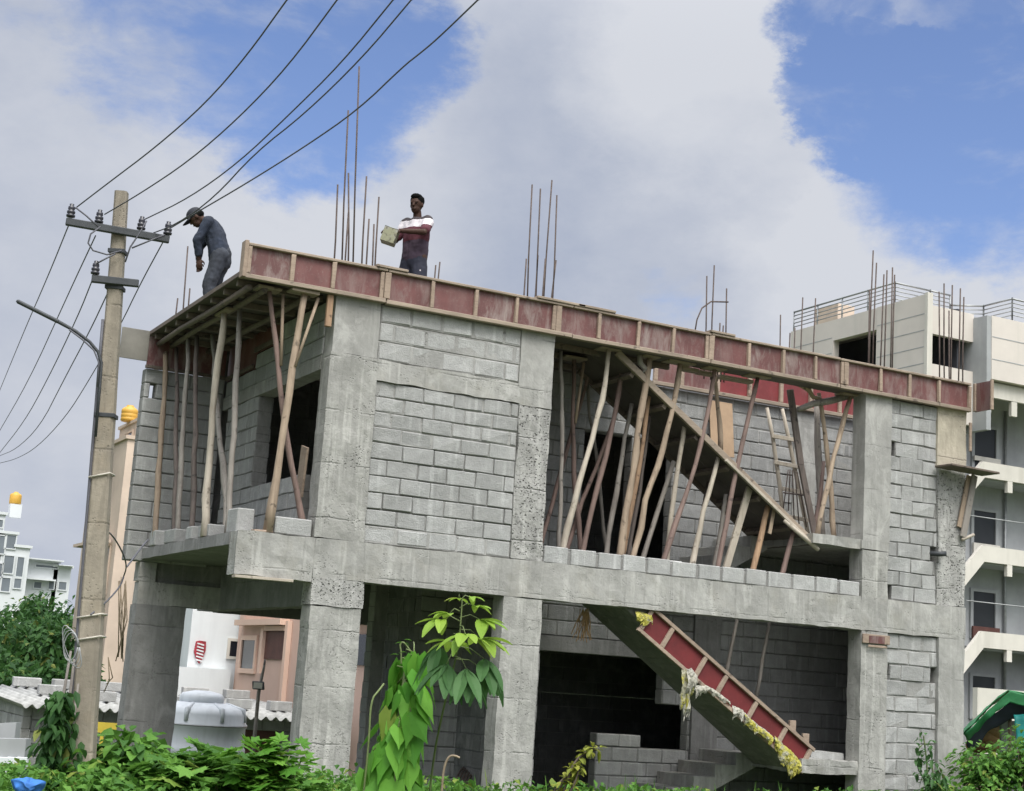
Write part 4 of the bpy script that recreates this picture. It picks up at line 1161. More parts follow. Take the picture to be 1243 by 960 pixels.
# rough cross bar and crooked branch tied to the landing props
mb = MB(); a = onY(969, 497, .3); b = onY(1030, 481, .3); mb.tube([a, a.lerp(b, .3) + Vector((0, 0, .03)), a.lerp(b, .65), b], [.04, .045, .05, .045], 9, rough=.2)
tag(mb.build('cross_log', M['pole_grey'], smooth=True), 'rough log tied crosswise between the landing props under the shutter', 'log')
mb = MB(); pts = [onY(x, y, .32) for x, y in ((962, 463), (975, 469), (982, 474), (987, 482), (996, 484))]; mb.tube(pts, [.03, .032, .035, .03, .03], 8, rough=.2)
tag(mb.build('crooked_branch', M['pole_tan'], smooth=True), 'crooked branch wedged under the shutter above the landing', 'branch')
mb = MB(); pts = [onY(x, y, .2) for x, y in ((776, 430), (777, 441), (784, 449), (780, 452))]; mb.tube(pts, [.035, .04, .04, .02], 8, rough=.2)
tag(mb.build('wood_offcut', M['pole_grey'], smooth=True), 'knobbly stub of wood hanging under the shutter beside the thick tan prop', 'offcut')
for i, (a, b, lab) in enumerate((((825, 460), (845, 462), 'short pale board under the shutter right of the long bent tan prop'), ((846, 449), (866, 453), 'stub of board lying against the inner red shutter'), ((872, 448), (912, 458), 'longer flat board slid under the shutter above the plywood sheet'))):
    p = onY(*a, .34 + .03 * i); q = onY(*b, .34 + .03 * i); mb = MB(); mb.plank((p.x, p.y, 5.815), (q.x, q.y, 5.815), .045, .12, (0, 1, 0))
    tag(mb.build('board', M['timx'], bevel=.004), lab, 'board')
# ladder standing on the upper landing
LD = thing('ladder', (8.1, 1.25, 3.866), 'crooked home made timber ladder leaning in the stair bay', 'ladder')
for k in ('r1', 'r2'):
    pp = [Vector(p) for p in LADDER[k]]
    e = pp[-1] + (pp[-1] - pp[-2]) * ((3.868 - pp[-1].z) / (pp[-1].z - pp[-2].z)); pp[-1] = e
    mb = MB(); mb.tube(pp, [.024, .028, .03, .03], 8, rough=.15, seed=3); mb.build('rail', M['pole_pale'], LD, smooth=True)
for q in LADDER['rungs']:
    mb = MB(); mb.plank(q[0], q[1], .055, .03, (0, 1, 0)); mb.build('rung', M['pole_pale'], LD, bevel=.004)
mb = MB()
for q in LADDER['rods']: mb.tube(q, .009, 5)
p, q = onY(951, 598, 1.08), onY(975, 601, 1.08); mb.tube([p, q], .011, 5)
tag(mb.build('rod_bundle', M['rebar'], smooth=True), 'fan of thin dark rods tied below the ladder rungs', 'steel rods')
# plywood sheet against the stair wall
mb = MB(); p = onY(878, 520, 1.86); mb.obox((p.x, 1.90, p.z), (.20, 0, 0), (0, .008, .0), (0, .05, .40)); tag(mb.build('plywood_sheet', M['ply_tan'], bevel=.003), 'tan plywood sheet leaning on the stair wall under the red shutter', 'plywood')
# bracket platform on the right end column
BK = thing('shutter_bracket', (9.4, -.1, 4.0), 'small board platform with a leaning plank strut at the right end column', 'platform')
mb = MB(); mb.obox((9.36, -.20, 4.985), (.42, -.02, -.012), (.0, .17, 0), (0, 0, .014)); mb.build('platform_board', M['timdark'], BK, bevel=.004)
mb = MB(); p = onY(1183, 577, -.06); q = onY(1169, 652, -.06); mb.plank(p, q, .10, .035, (0, 1, 0)); mb.build('strut', M['pole_grey'], BK, bevel=.005)
mb = MB(); p = onY(1176, 577, -.03); q = onY(1164, 640, -.03); mb.plank(p, q, .07, .03, (0, 1, 0)); mb.build('strut', M['pole_tan'], BK, bevel=.005)
mb = MB(); p = onY(1168, 655, -.06); q = onY(1182, 649, -.06); mb.tube([p, q], .022, 8); mb.build('peg', M['pole_pale'], BK, smooth=True)
mb = MB(); p = onY(1178, 513, -.025); q = onY(1178, 548, -.025); mb.box((p.x - .02, -.035, q.z), (p.x + .025, -.012, p.z)); tag(mb.build('batten_offcut', M['tim'], bevel=.003), 'narrow upright batten stuck to the tan top of the right end column', 'batten')
# loose blocks lying on the balcony
def block(name, c, sx, sy, sz, rz, mat, lab, group='loose concrete blocks'):
    mb = MB(); R = Matrix.Rotation(rz, 3, 'Z')
    mb.obox(Vector(c) + Vector((0, 0, sz / 2)), R @ Vector((sx / 2, 0, 0)), R @ Vector((0, sy / 2, 0)), (0, 0, sz / 2))
    mb.v = [p + nz(p, 9, .006) for p in mb.v]
    return tag(mb.build(name, M[mat], bevel=.012), lab, 'block', group)
block('concrete_block', (-.24, .11, 3.10), .42, .17, .19, 0, 'block_new', 'clean pale block lying on the balcony beam beside the corner column')
block('concrete_block', (-.72, .42, 3.09), .2, .32, .27, .05, 'block_new', 'chipped block standing upright at the near end of the balcony edge')
block('concrete_block', (-.74, 1.42, 3.09), .2, .40, .15, .03, 'block', 'block lying on the balcony edge by the thick curved pale prop')
block('concrete_block', (-.76, 1.95, 3.09), .2, .3, .16, -.06, 'block_new', 'block lying on the balcony edge at the foot of the two dark props')
block('concrete_block', (-.78, 2.75, 3.09), .2, .42, .17, .04, 'block', 'block lying on the balcony edge at the foot of the pale tan prop')
block('concrete_block', (-.80, 3.5, 3.09), .18, .3, .2, -.05, 'block', 'block on the far end of the balcony edge, under the dark leftmost prop')
mb = MB(); mb.plank((-.02, .56, 3.60), (-.05, .42, 4.15), .20, .03, (1, 0, 0)); tag(mb.build('board', M['tim'], bevel=.004), 'brown board leaning on the low window wall beside the corner column', 'board')
mb = MB(); mb.lathe([(.13, 0), (.15, .1), (.15, .5), (.12, .58)], (.30, .62, 3.72), 14); tag(mb.build('water_drum', M['blue_sh'], smooth=True), 'dark blue drum half hidden behind the corner column in the window gap', 'drum')
mb = MB(); mb.plank((-.88, -.03, 2.595), (-.22, -.02, 2.60), .03, .11, (0, 1, 0)); tag(mb.build('board', M['pole_pale'], bevel=.003), 'thin pale plank left under the cantilevered balcony beam', 'board')
block('concrete_block', (4.86, .36, 3.09), .36, .16, .235, 0, 'block_new', 'pale block set behind the parapet course under the clean whitish prop')
mb = MB(); mb.rbox((7.18, .3, .975), (7.72, .6, 1.06), .12, .012); tag(mb.build('broken_slab', M['block_new']), 'broken pale slab lying on the lower stair landing', 'slab')

# ---------------------------------------------------------------- plastic sheets on the lower stair
def ribbon(pts, ws, seed, mat, droop=.0, n=20):
    # thin crumpled strip hung along pts, torn along its lower edge; ws = drop below each point
    mb = MB(); fine = []; fw = []; rq = random.Random(seed)
    for i in range(len(pts) - 1):
        for k in range(14): fine.append(Vector(pts[i]).lerp(Vector(pts[i + 1]), k / 14)); fw.append(ws[i] + (ws[i + 1] - ws[i]) * k / 14)
    fine.append(Vector(pts[-1])); fw.append(ws[-1]); vs = []
    for i, p in enumerate(fine):
        tear = 1 + .45 * noise.noise(Vector((i * .45, seed * 3.1, 0)))
        for k in range(n):
            t = k / (n - 1); q = p + Vector((0, -.02 - .03 * math.sin(t * 3.0), -fw[i] * t * tear))
            w_ = .25 + .75 * t
            vs.append(q + nz(q, 8, .028 * w_, seed) + nz(q, 24, .020 * w_, seed) + nz(q, 55, .008, seed))
    fs = [(i * n + k, (i + 1) * n + k, (i + 1) * n + k + 1, i * n + k + 1) for i in range(len(fine) - 1) for k in range(n - 1) if not (k > n * .6 and rq.random() < .06)]
    mb.add(vs, fs); o = mb.build('plastic_sheet', M[mat], smooth=False)
    s = o.modifiers.new('thick', 'SOLIDIFY'); s.thickness = .0015
    return o
Yp = .06
tag(ribbon([onY(770, 742, Yp), onY(780, 744, Yp), onY(790, 746, Yp)], [.10, .16, .10], 1, 'plas_y'), 'small yellow plastic scrap at the top of the red stair shutter', 'plastic')
tag(ribbon([onY(826, 812, .0), onY(834, 814, .0), onY(842, 818, .0)], [.52, .38, .2], 2, 'plas_y'), 'yellow plastic bag hanging down below the middle of the stair', 'plastic bag')
tag(ribbon([onY(832, 812, -.04), onY(838, 811, -.04), onY(845, 820, -.04)], [.30, .24, .14], 3, 'plas_w'), 'white plastic torn over the hanging yellow bag under the stair', 'plastic bag')
tag(ribbon([onY(824, 842, .02), onY(830, 846, .02), onY(836, 848, .02)], [.16, .24, .18], 4, 'plas_w'), 'dirty white tail at the lower end of the hanging bag', 'plastic bag')
tag(ribbon([onY(842, 832, Yp), onY(858, 832, Yp), onY(872, 841, Yp), onY(885, 852, Yp)], [.16, .07, .09, .04], 5, 'plas_w'), 'white strip of plastic along the stair edge beside the hanging bag', 'plastic')
tag(ribbon([onY(888, 856, Yp), onY(900, 862, Yp), onY(912, 874, Yp), onY(928, 886, Yp), onY(940, 896, Yp)], [.16, .12, .09, .08, .06], 6, 'plas_w'), 'longer whitish plastic strip along the lower stair edge', 'plastic')
tag(ribbon([onY(938, 892, .04), onY(948, 902, .04), onY(960, 912, .04), onY(970, 924, .04)], [.12, .24, .30, .14], 7, 'plas_y'), 'crumpled yellow plastic hanging off the lowest end of the stair', 'plastic')
tag(ribbon([onY(903, 866, .03), onY(918, 880, .03), onY(936, 893, .03)], [.14, .10, .12], 9, 'plas_y'), 'yellow printed strip of sacking along the lower stair edge', 'plastic')
mb = MB(); rn = random.Random(3)
for k in range(26):
    p = onY(708 + rn.uniform(-4, 8), 738 + rn.uniform(0, 8), .5); e = p + Vector((rn.uniform(-.16, .12), rn.uniform(-.05, .05), rn.uniform(-.45, -.18)))
    mb.tube([p, p.lerp(e, .5) + Vector((rn.uniform(-.03, .03), 0, 0)), e], .006, 4)
tag(mb.build('straw_tuft', M['straw']), 'dry straw tuft hanging under the first floor beam at the stair head', 'straw')

# ---------------------------------------------------------------- people
def fuse(o, voxel, smooth=4, crease=0.0):
    # one closed skin from overlapping body parts
    r = o.modifiers.new('fuse', 'REMESH'); r.mode = 'VOXEL'; r.voxel_size = voxel
    s = o.modifiers.new('soften', 'SMOOTH'); s.factor = .5; s.iterations = smooth
    dg = bpy.context.evaluated_depsgraph_get(); me = bpy.data.meshes.new_from_object(o.evaluated_get(dg))
    mats = list(o.data.materials); old = o.data; o.modifiers.clear(); me.name = old.name; o.data = me; bpy.data.meshes.remove(old)
    if not me.materials:
        for m in mats: me.materials.append(m)
    if crease:
        for v in me.vertices: v.co = v.co + nz(v.co, 8, crease * .9, 2) + nz((v.co.x, v.co.y, v.co.z * 1.3), 17, crease * .4, 5)
    me.polygons.foreach_set('use_smooth', [True] * len(me.polygons)); return o
class Fig:
    def __init__(s, base, f, name_label):
        s.b = Vector(base); s.f = Vector((f[0], f[1], 0)).normalized(); s.l = Vector((-s.f.y, s.f.x, 0)); s.u = Vector((0, 0, 1))
        s.root = thing('person', base, name_label, 'person')
    def p(s, a, b, c): return s.b + s.f * a + s.l * b + s.u * c
    def rot(s): return Matrix((s.f, s.l, s.u)).transposed()
    def head(s, mb, c, pitch=0.0, yaw=0.0):
        R = s.rot() @ Matrix.Rotation(yaw, 3, 'Z') @ Matrix.Rotation(pitch, 3, 'Y'); C0 = Vector(c)
        e = lambda o, r: mb.ellip(C0 + R @ Vector(o), r[0], r[1], r[2], R, 16, 10)
        e((0, 0, .02), (.098, .078, .105)); e((.03, 0, -.05), (.062, .058, .068)); e((.045, 0, -.085), (.038, .036, .03))
        e((.098, 0, -.012), (.018, .014, .024)); e((.105, 0, -.022), (.014, .018, .011))
        for q in (-1, 1): e((-.005, q * .08, -.005), (.022, .01, .032)); e((.078, q * .03, .028), (.016, .026, .010))
        e((.088, 0, -.062), (.014, .028, .009))
        return R
    def face(s, c, R):
        for q in (-1, 1):
            m_ = MB(); m_.ellip(Vector(c) + R @ Vector((.087, q * .031, .008)), .010, .013, .008, R, 10, 8); m_.build('eye', M['hair'], s.root, smooth=True)
    def hand(s, mb, wrist, d, n, curl=.9, thumb=1):
        # palm, four bent fingers and a thumb; d = pointing direction, n = palm normal
        d = Vector(d).normalized(); n = Vector(n).normalized(); w = d.cross(n).normalized(); wr = Vector(wrist)
        pc = wr + d * .05; R = Matrix((d, w, n)).transposed(); mb.ellip(pc, .055, .042, .017, R, 12, 8)
        for k, L in enumerate((.066, .076, .071, .056)):
            o = wr + d * .088 + w * (.030 - .02 * k); a1 = curl * .5; q1 = o + (d * math.cos(a1) + n * math.sin(a1)) * L * .5
            a2 = curl * 1.3; q2 = q1 + (d * math.cos(a2) + n * math.sin(a2)) * L * .5
            mb.limb([o, q1, q2], [.0095, .009, .0075], 8)
        o = wr + d * .03 + w * (.035 * thumb); q1 = o + (d * .6 + w * .7 * thumb + n * .3).normalized() * .035; q2 = q1 + (d * .8 + n * .6).normalized() * .03
        mb.limb([o, q1, q2], [.013, .011, .009], 8)
def legs(f, mb, r, hz, bend=0.0, foot=True):
    for q in (-1, 1):
        mb.limb([f.p(0 - bend * .1, q * .09, hz), f.p(.04 + bend * .12, q * .105, hz * .53), f.p(-.02, q * .11, .09)], [.085 * r, .058 * r, .042 * r])
        if foot: mb.limb([f.p(-.04, q * .11, .045), f.p(.06, q * .115, .045), f.p(.15, q * .12, .032)], [.04, .04, .028])
# the standing man with the tin
g2 = Fig((1.47, 1.28, 5.93), (-.832, -.529), 'person in maroon and white striped shirt and dark shorts holding out a tin')
mb = MB()
mb.limb([g2.p(0, 0, .92), g2.p(0, 0, 1.06), g2.p(.015, 0, 1.22), g2.p(.01, 0, 1.36)], [.112, .105, .112, .09], 14)
for q in (-1, 1): mb.limb([g2.p(0, q * .045, .95), g2.p(.0, q * .065, 1.25), g2.p(0, q * .095, 1.36), g2.p(-.005, q * .16, 1.40)], [.105, .095, .078, .056])
mb.limb([g2.p(.0, 0, 1.40), g2.p(.02, 0, 1.52)], [.06, .052])
hc2 = g2.p(.045, 0, 1.605); R2 = g2.head(mb, hc2, .10, .15)
legs(g2, mb, 1, .92)
LE, LH = g2.p(.20, .25, 1.18), g2.p(.30, -.02, 1.19)
RE, RH = g2.p(.06, -.27, 1.16), g2.p(.27, -.24, 1.20)
mb.limb([g2.p(0, .172, 1.39), LE, LH], [.052, .040, .029]); mb.limb([g2.p(0, -.172, 1.39), RE, RH], [.052, .040, .029])
g2.hand(mb, LH, g2.f * .25 - g2.l * .97, g2.f * -.5 - g2.u * .7, .9, 1); g2.hand(mb, RH, g2.f * .9 - g2.l * .1, g2.l * .5 - g2.u * .8, .9, -1)
fuse(mb.build('body', M['skin'], g2.root), .0075); g2.face(hc2, R2)
mb = MB()
mb.limb([g2.p(0, 0, .90), g2.p(0, 0, 1.06), g2.p(.015, 0, 1.22), g2.p(.01, 0, 1.36)], [.128, .122, .130, .105], 14)
for q in (-1, 1): mb.limb([g2.p(0, q * .045, .91), g2.p(.0, q * .07, 1.25), g2.p(0, q * .10, 1.36), g2.p(-.005, q * .16, 1.40)], [.125, .112, .090, .068])
mb.limb([g2.p(0, .172, 1.39), g2.p(0, .172, 1.39).lerp(LE, .8)], [.07, .062]); mb.limb([g2.p(0, -.172, 1.39), g2.p(0, -.172, 1.39).lerp(RE, .75)], [.07, .062])
sh = mb.build('shirt', [M['shirt_m'], M['shirt_w'], M['shirt_p'], M['shirt_k']], g2.root); fuse(sh, .009, 4, .011)
for pl in sh.data.polygons:
    z = pl.center.z; a = (Vector(pl.center)).dot(g2.l)
    pl.material_index = 3 if z > 1.395 + .04 * abs(a) else (1 if z > 1.30 else (0 if z > 1.12 + .05 * a else 2))
mb = MB(); mb.limb([g2.p(0, 0, .95), g2.p(0, 0, .86)], [.118, .125], 14)
for q in (-1, 1): mb.limb([g2.p(0, q * .06, .92), g2.p(.02, q * .10, .72), g2.p(.04, q * .12, .50)], [.112, .105, .098])
sh = fuse(mb.build('shorts', M['navy'], g2.root), .01, 4, .010)
mb = MB(); mb.ellip(g2.p(.09, .15, .72), .012, .022, .018, g2.rot()); mb.build('shorts_logo', M['shirt_w'], sh, smooth=True)
mb = MB()
for o_, r_ in (((-.018, 0, .055), (.100, .088, .092)), ((.03, 0, .10), (.068, .066, .045))): mb.ellip(hc2 + R2 @ Vector(o_), r_[0], r_[1], r_[2], R2, 20, 14)
mb.v = [p + nz(p, 60, .006) for p in mb.v]; mb.build('hair', M['hair'], g2.root, smooth=True)
# the tin
iv0 = Vector((.455, .89, 0))
tb = g2.p(.35, -.19, 1.03); TR = Matrix.Rotation(rad(16), 3, iv0) @ Matrix.Rotation(math.atan2(g2.f.y, g2.f.x) + .5, 3, 'Z')
tt = thing('metal_tin', tb, 'square cement spattered tin held out in both hands by the standing man', 'tin')
def tpt(x, y, z): return tb + TR @ Vector((x, y, z))
mb = MB(); h = .085
for s_ in (-1, 1):
    mb.obox(tpt(s_ * h, 0, .095), TR @ Vector((.003, 0, 0)), TR @ Vector((0, h, 0)), TR @ Vector((0, 0, .095)))
    mb.obox(tpt(0, s_ * h, .095), TR @ Vector((h, 0, 0)), TR @ Vector((0, .0035, 0)), TR @ Vector((0, 0, .0945)))
mb.obox(tpt(0, 0, .004), TR @ Vector((h, 0, 0)), TR @ Vector((0, h, 0)), TR @ Vector((0, 0, .004))); mb.build('tin_body', M['tin'], tt, bevel=.003)
mb = MB()
for s_ in (-1, 1):
    mb.tube([tpt(s_ * h, -h, .19), tpt(s_ * h, h, .19)], .006, 6); mb.tube([tpt(-h, s_ * h, .19), tpt(h, s_ * h, .19)], .0062, 6)
mb.build('tin_rim', M['rail'], tt, smooth=True)

# the bending man in the cap
g1 = Fig((-.62, 2.80, 5.93), (-.89, .456), 'person in dark blue shirt and cap bending over at the left slab edge')
mb = MB()
mb.limb([g1.p(-.03, 0, .84), g1.p(.0, 0, .98), g1.p(.06, 0, 1.14), g1.p(.115, 0, 1.26)], [.13, .115, .125, .10], 14)
for q in (-1, 1): mb.limb([g1.p(-.03, q * .05, .87), g1.p(.06, q * .08, 1.14), g1.p(.12, q * .11, 1.26), g1.p(.13, q * .175, 1.29)], [.12, .105, .085, .062])
mb.limb([g1.p(.13, 0, 1.29), g1.p(.24, 0, 1.355)], [.06, .052])
hc1 = g1.p(.325, .0, 1.375); R1 = g1.head(mb, hc1, .75, .1)
legs(g1, mb, 1, .86, .2)
LE, LH = g1.p(.24, .21, 1.03), g1.p(.215, .13, .80); RE, RH = g1.p(.28, -.16, 1.02), g1.p(.25, -.04, .80)
mb.limb([g1.p(.13, .19, 1.28), LE, LH], [.052, .042, .030]); mb.limb([g1.p(.14, -.19, 1.28), RE, RH], [.052, .042, .030])
g1.hand(mb, LH, g1.u * -.95 - g1.f * .2, g1.l * -1, .8, 1); g1.hand(mb, RH, g1.u * -.95 - g1.f * .2, g1.l * 1, .8, -1)
fuse(mb.build('body', M['skin'], g1.root), .0075); g1.face(hc1, R1)
mb = MB()
mb.limb([g1.p(-.03, 0, .84), g1.p(.0, 0, .98), g1.p(.06, 0, 1.14), g1.p(.115, 0, 1.26)], [.145, .13, .14, .115], 14)
for q in (-1, 1): mb.limb([g1.p(-.03, q * .055, .86), g1.p(.06, q * .085, 1.14), g1.p(.12, q * .11, 1.26), g1.p(.13, q * .175, 1.29)], [.132, .118, .098, .075])
mb.limb([g1.p(.13, .19, 1.28), LE, LE.lerp(LH, .75)], [.068, .058, .046]); mb.limb([g1.p(.14, -.19, 1.28), RE, RE.lerp(RH, .75)], [.068, .058, .046])
fuse(mb.build('shirt', M['blue_sh'], g1.root), .009, 4, .013)
mb = MB(); mb.limb([g1.p(-.03, 0, .90), g1.p(-.04, 0, .82)], [.143, .14], 14)
for q in (-1, 1): mb.limb([g1.p(-.04, q * .085, .88), g1.p(.055, q * .11, .46), g1.p(-.02, q * .115, .12)], [.122, .085, .07])
fuse(mb.build('trousers', M['trous'], g1.root), .01, 4, .014)
mb = MB(); mb.ellip(hc1 + R1 @ Vector((-.005, 0, .06)), .110, .092, .085, R1, 20, 14)
cp = mb.build('cap', M['capc'], g1.root, smooth=True)
mb = MB(); vs = []
for i in range(9):
    a = -1.1 + 2.2 * i / 8
    for k in range(4):
        r_ = .085 + .033 * k * math.cos(a * .8); vs.append(hc1 + R1 @ Vector((math.cos(a) * r_ + .015, math.sin(a) * .088, .05 - .008 * k - .012 * abs(math.sin(a)))))
mb.add(vs, [(i * 4 + k, (i + 1) * 4 + k, (i + 1) * 4 + k + 1, i * 4 + k + 1) for i in range(8) for k in range(3)])
o = mb.build('cap_bill', M['capc'], cp, smooth=True); s = o.modifiers.new('thick', 'SOLIDIFY'); s.thickness = .006
mb = MB(); mb.ellip(hc1 + R1 @ Vector((-.03, 0, .015)), .092, .083, .06, R1, 18, 12); mb.build('hair', M['hair'], g1.root, smooth=True)

# ---------------------------------------------------------------- utility pole
PT = atD(148, 233, 13); PB = atD(97, 960, 13); t0 = (0 - PB.z) / (PT.z - PB.z); PG = PB + (PT - PB) * t0
UP = thing('utility_pole', tuple(PG), 'tall tapering concrete electricity pole with two steel cross arms and insulators', 'utility pole')
ir = Vector((RR.x, RR.y, 0)).normalized(); iv = Vector((-ir.y, ir.x, 0)); pu = (PT - PG).normalized()
mb = MB(); nseg = 14; vs = []
for i in range(nseg + 1):
    t = i / nseg; c_ = PG.lerp(PT, t); w = .104 * (1 - t) + .053 * t; d_ = .085 * (1 - t) + .048 * t; ch_ = .018
    for (a, b) in ((-w + ch_, -d_), (w - ch_, -d_), (w, -d_ + ch_), (w, d_ - ch_), (w - ch_, d_), (-w + ch_, d_), (-w, d_ - ch_), (-w, -d_ + ch_)):
        q = c_ + ir * a + iv * b; vs.append(q + nz(q, 3, .004))
fs = [(i * 8 + k, i * 8 + (k + 1) % 8, (i + 1) * 8 + (k + 1) % 8, (i + 1) * 8 + k) for i in range(nseg) for k in range(8)] + [tuple(range(8))[::-1], tuple(nseg * 8 + k for k in range(8))]
mb.add(vs, fs); mb.build('shaft', M['polec'], UP, bevel=0)
def onpole(y): # point of the pole axis seen at picture height y
    lo, hi = 0, 1
    for _ in range(40):
        m_ = (lo + hi) / 2; q = PG.lerp(PT, m_) - EYE
        yy = PH / 2 - FPX * q.dot(UU) / q.dot(FF)
        if yy > y: lo = m_
        else: hi = m_
    return PG.lerp(PT, lo)
fr = -iv * .075
for a, b in (((83, 272), (208, 294)), ((114, 341), (171, 347))):
    p = atD(*a, 13) + fr; q = atD(*b, 13) + fr; mb = MB(); mb.plank(p, q, .062, .05, tuple(iv)); mb.build('cross_arm', M['steel'], UP, bevel=.006)
for k, (px, py, by) in {'I1': (88, 262, 272), 'I2': (122, 268, 279), 'I3': (173, 276, 287), 'I4': (205, 284, 293), 'I5': (117.5, 328, 341)}.items():
    c_ = atD(px, by, 13) + fr; hh = .085
    mb = MB(); mb.tube([c_ - Vector((0, 0, .02)), c_ + Vector((0, 0, hh))], .009, 8); pin = mb.build('insulator_pin', M['rail'], UP, smooth=True)
    mb = MB(); mb.lathe([(.018, .035), (.036, .04), (.038, .055), (.024, .062), (.034, .072), (.035, .088), (.022, .096), (.029, .108), (.027, .128), (.016, .136), (.02, .15), (.008, .156)], c_, 14); mb.build('insulator', M['porc'], UP, smooth=True)
for yb in (505, 306, 350):
    c_ = onpole(yb); w = .056 + (yb - 233) * .000066; mb = MB(); mb.obox(c_, ir * (w + .01), iv * (.056 + (yb - 233) * .00005), pu * .018); mb.build('band', M['steel'], UP, bevel=.004)
for yb in (748, 775, 578):
    c_ = onpole(yb); w = .055 + (yb - 233) * .000066; mb = MB(); d_ = .052 + (yb - 233) * .00005
    mb.tube([c_ + ir * (w * a) + iv * (d_ * b) + pu * (.02 * a) for a, b in ((-1.1, -1.1), (1.1, -1.1), (1.1, 1.1), (-1.1, 1.1), (-1.1, -1.1))], .008, 6); mb.build('tie_rope', M['rope'], UP, smooth=True)
# lamp bracket and conduit on the left edge
pts = [atD(*q, 12.92) for q in ((116, 530), (121, 470), (123, 440), (119, 427), (109, 415), (92, 402), (70, 390), (45, 377), (20, 365))]
mb = MB(); mb.tube(pts, [.011, .013, .014, .014, .014, .015, .017, .016, .012], 8); LA = mb.build('lamp_arm', M['steel'], UP, smooth=True)
mb = MB(); a, b = atD(72, 391, 12.92), atD(20, 365, 12.92); mb.plank(a, b, .034, .04, tuple(iv)); mb.build('lamp_head', M['steel'], LA, bevel=.012)
mb = MB(); mb.tube([atD(*q, 12.9) for q in ((84, 400), (100, 412), (114, 425), (120, 440), (118, 470))], .007, 6); mb.build('lamp_cable', M['wire'], LA, smooth=True)
mb = MB(); mb.tube([onpole(y) - ir * (.060 + (y - 233) * .00007) - iv * .05 for y in range(390, 1000, 40)], .013, 7); mb.build('earth_cable', M['wire'], UP, smooth=True)
for pl_ in ([(122, 275), (110, 284), (107, 295), (113, 304), (130, 309), (148, 304)], [(178, 268), (168, 285), (158, 300), (152, 318)], [(92, 252), (105, 262), (120, 276)], [(200, 285), (182, 292), (160, 301)], [(117, 320), (128, 314), (140, 308)]):
    mb = MB(); mb.tube([atD(*q, 12.9) for q in pl_], .007, 6); mb.build('jumper_wire', M['wire'], UP, smooth=True)
mb = MB(); c_ = atD(87, 785, 12.8)
for k in range(4):
    mb.tube([c_ + ir * (math.cos(a + .3 * k) * (.055 + .012 * k)) + Vector((0, 0, math.sin(a) * (.11 + .018 * k))) + iv * (.012 * k - .03) for a in [i * 2 * PHI / 18 for i in range(19)]], .004, 6)
mb.build('cable_coil', M['rail'], UP, smooth=True)

# ---------------------------------------------------------------- overhead wires
def smooth_pts(pts, it=2):
    pts = [Vector(p) for p in pts]
    for _ in range(it):
        o = [pts[0]]
        for a, b in zip(pts, pts[1:]): o += [a.lerp(b, .25), a.lerp(b, .75)]
        pts = o + [pts[-1]]
    return pts
WLAB = {'W1': 'upper wire running right from the far left insulator out of the top of the picture', 'W2': 'upper wire from the second insulator passing in front of the pole top',
 'W3': 'upper wire from the third insulator, left of a close crossing pair', 'W4': 'wire from the pole side that crosses just under the third insulator wire', 'W5': 'lowest upper wire, with a small kink, from the far right insulator past the capped man',
 'D1': 'steep wire going down left from the far left insulator', 'D2': 'wire going down left from the second insulator', 'D3': 'wire going down left from the lower arm insulator', 'D4': 'wire leaving the left side of the pole below the lower arm', 'D5': 'sagging wire from the far right insulator passing behind the pole to the lower left'}
for k, lab in WLAB.items():
    pts = smooth_pts(WIRE[k]); ends = pts[-1] - pts[-2]
    far = (Vector(WIRE[k][-1]) - Vector(WIRE[k][-3])).normalized()
    if k[0] == 'W': tail = [pts[-1] + far * 3 - Vector((0, 0, .0)), pts[-1] + far * 8]
    else: tail = [pts[-1] + far * 6, pts[-1] + far * 14]
    tail = [Vector((q.x, q.y, pts[-1].z + (.25 if k[0] == 'D' else .1) * (i + 1))) for i, q in enumerate(tail)]
    mb = MB(); mb.tube(pts + tail, [.0056 + .0006 * (k == 'W5')] * len(pts) + [.006] * 2, 6)
    tag(mb.build('overhead_wire', M['wire'], smooth=True), lab, 'wire', 'overhead wires')
mb = MB(); pts = smooth_pts(WIRE['S1']); mb.tube(pts, .007, 6); mb.tube(smooth_pts([atD(150, 700, 13.1), atD(146, 712, 13.1), atD(128, 732, 13), atD(110, 746, 12.9)]), .007, 6); mb.tube(smooth_pts([atD(154, 688, 15), atD(175, 660, 16.2), atD(180, 655, 16.6)]), .009, 6)
tag(mb.build('service_cable', M['wire'], smooth=True), 'dark drooping service cable looped between the pole and the balcony', 'cable')

# ---------------------------------------------------------------- houses around
def shell(mb, a, b, mat=0): mb.box(a, b, mat)
def window_y(parent, x0, x1, z0, z1, y, frame, t=.06, sill=True, kind='window', pane='glass'):
    # opening with frame in a wall that faces -Y at y
    mb = MB(); mb.box((x0 - t, y - .05, z0 - t), (x0, y - .004, z1 + t)); mb.box((x1, y - .05, z0 - t), (x1 + t, y - .004, z1 + t)); mb.box((x0, y - .05, z1), (x1, y - .004, z1 + t)); mb.box((x0, y - .05, z0 - t), (x1, y - .004, z0))
    w = mb.build(kind, M[frame], parent); mb = MB(); mb.box((x0, y - .02, z0), (x1, y - .004, z1)); mb.build('pane', M[pane], w); return w
def window_x(parent, y0, y1, z0, z1, x, frame, t=.06, kind='window'):
    mb = MB(); mb.box((x - .05, y0 - t, z0 - t), (x - .004, y0, z1 + t)); mb.box((x - .05, y1, z0 - t), (x - .004, y1 + t, z1 + t)); mb.box((x - .05, y0, z1), (x - .004, y1, z1 + t)); mb.box((x - .05, y0, z0 - t), (x - .004, y1, z0))
    w = mb.build(kind, M[frame], parent); mb = MB(); mb.box((x - .02, y0, z0), (x - .004, y1, z1)); mb.build('pane', M['glass'], w); return w
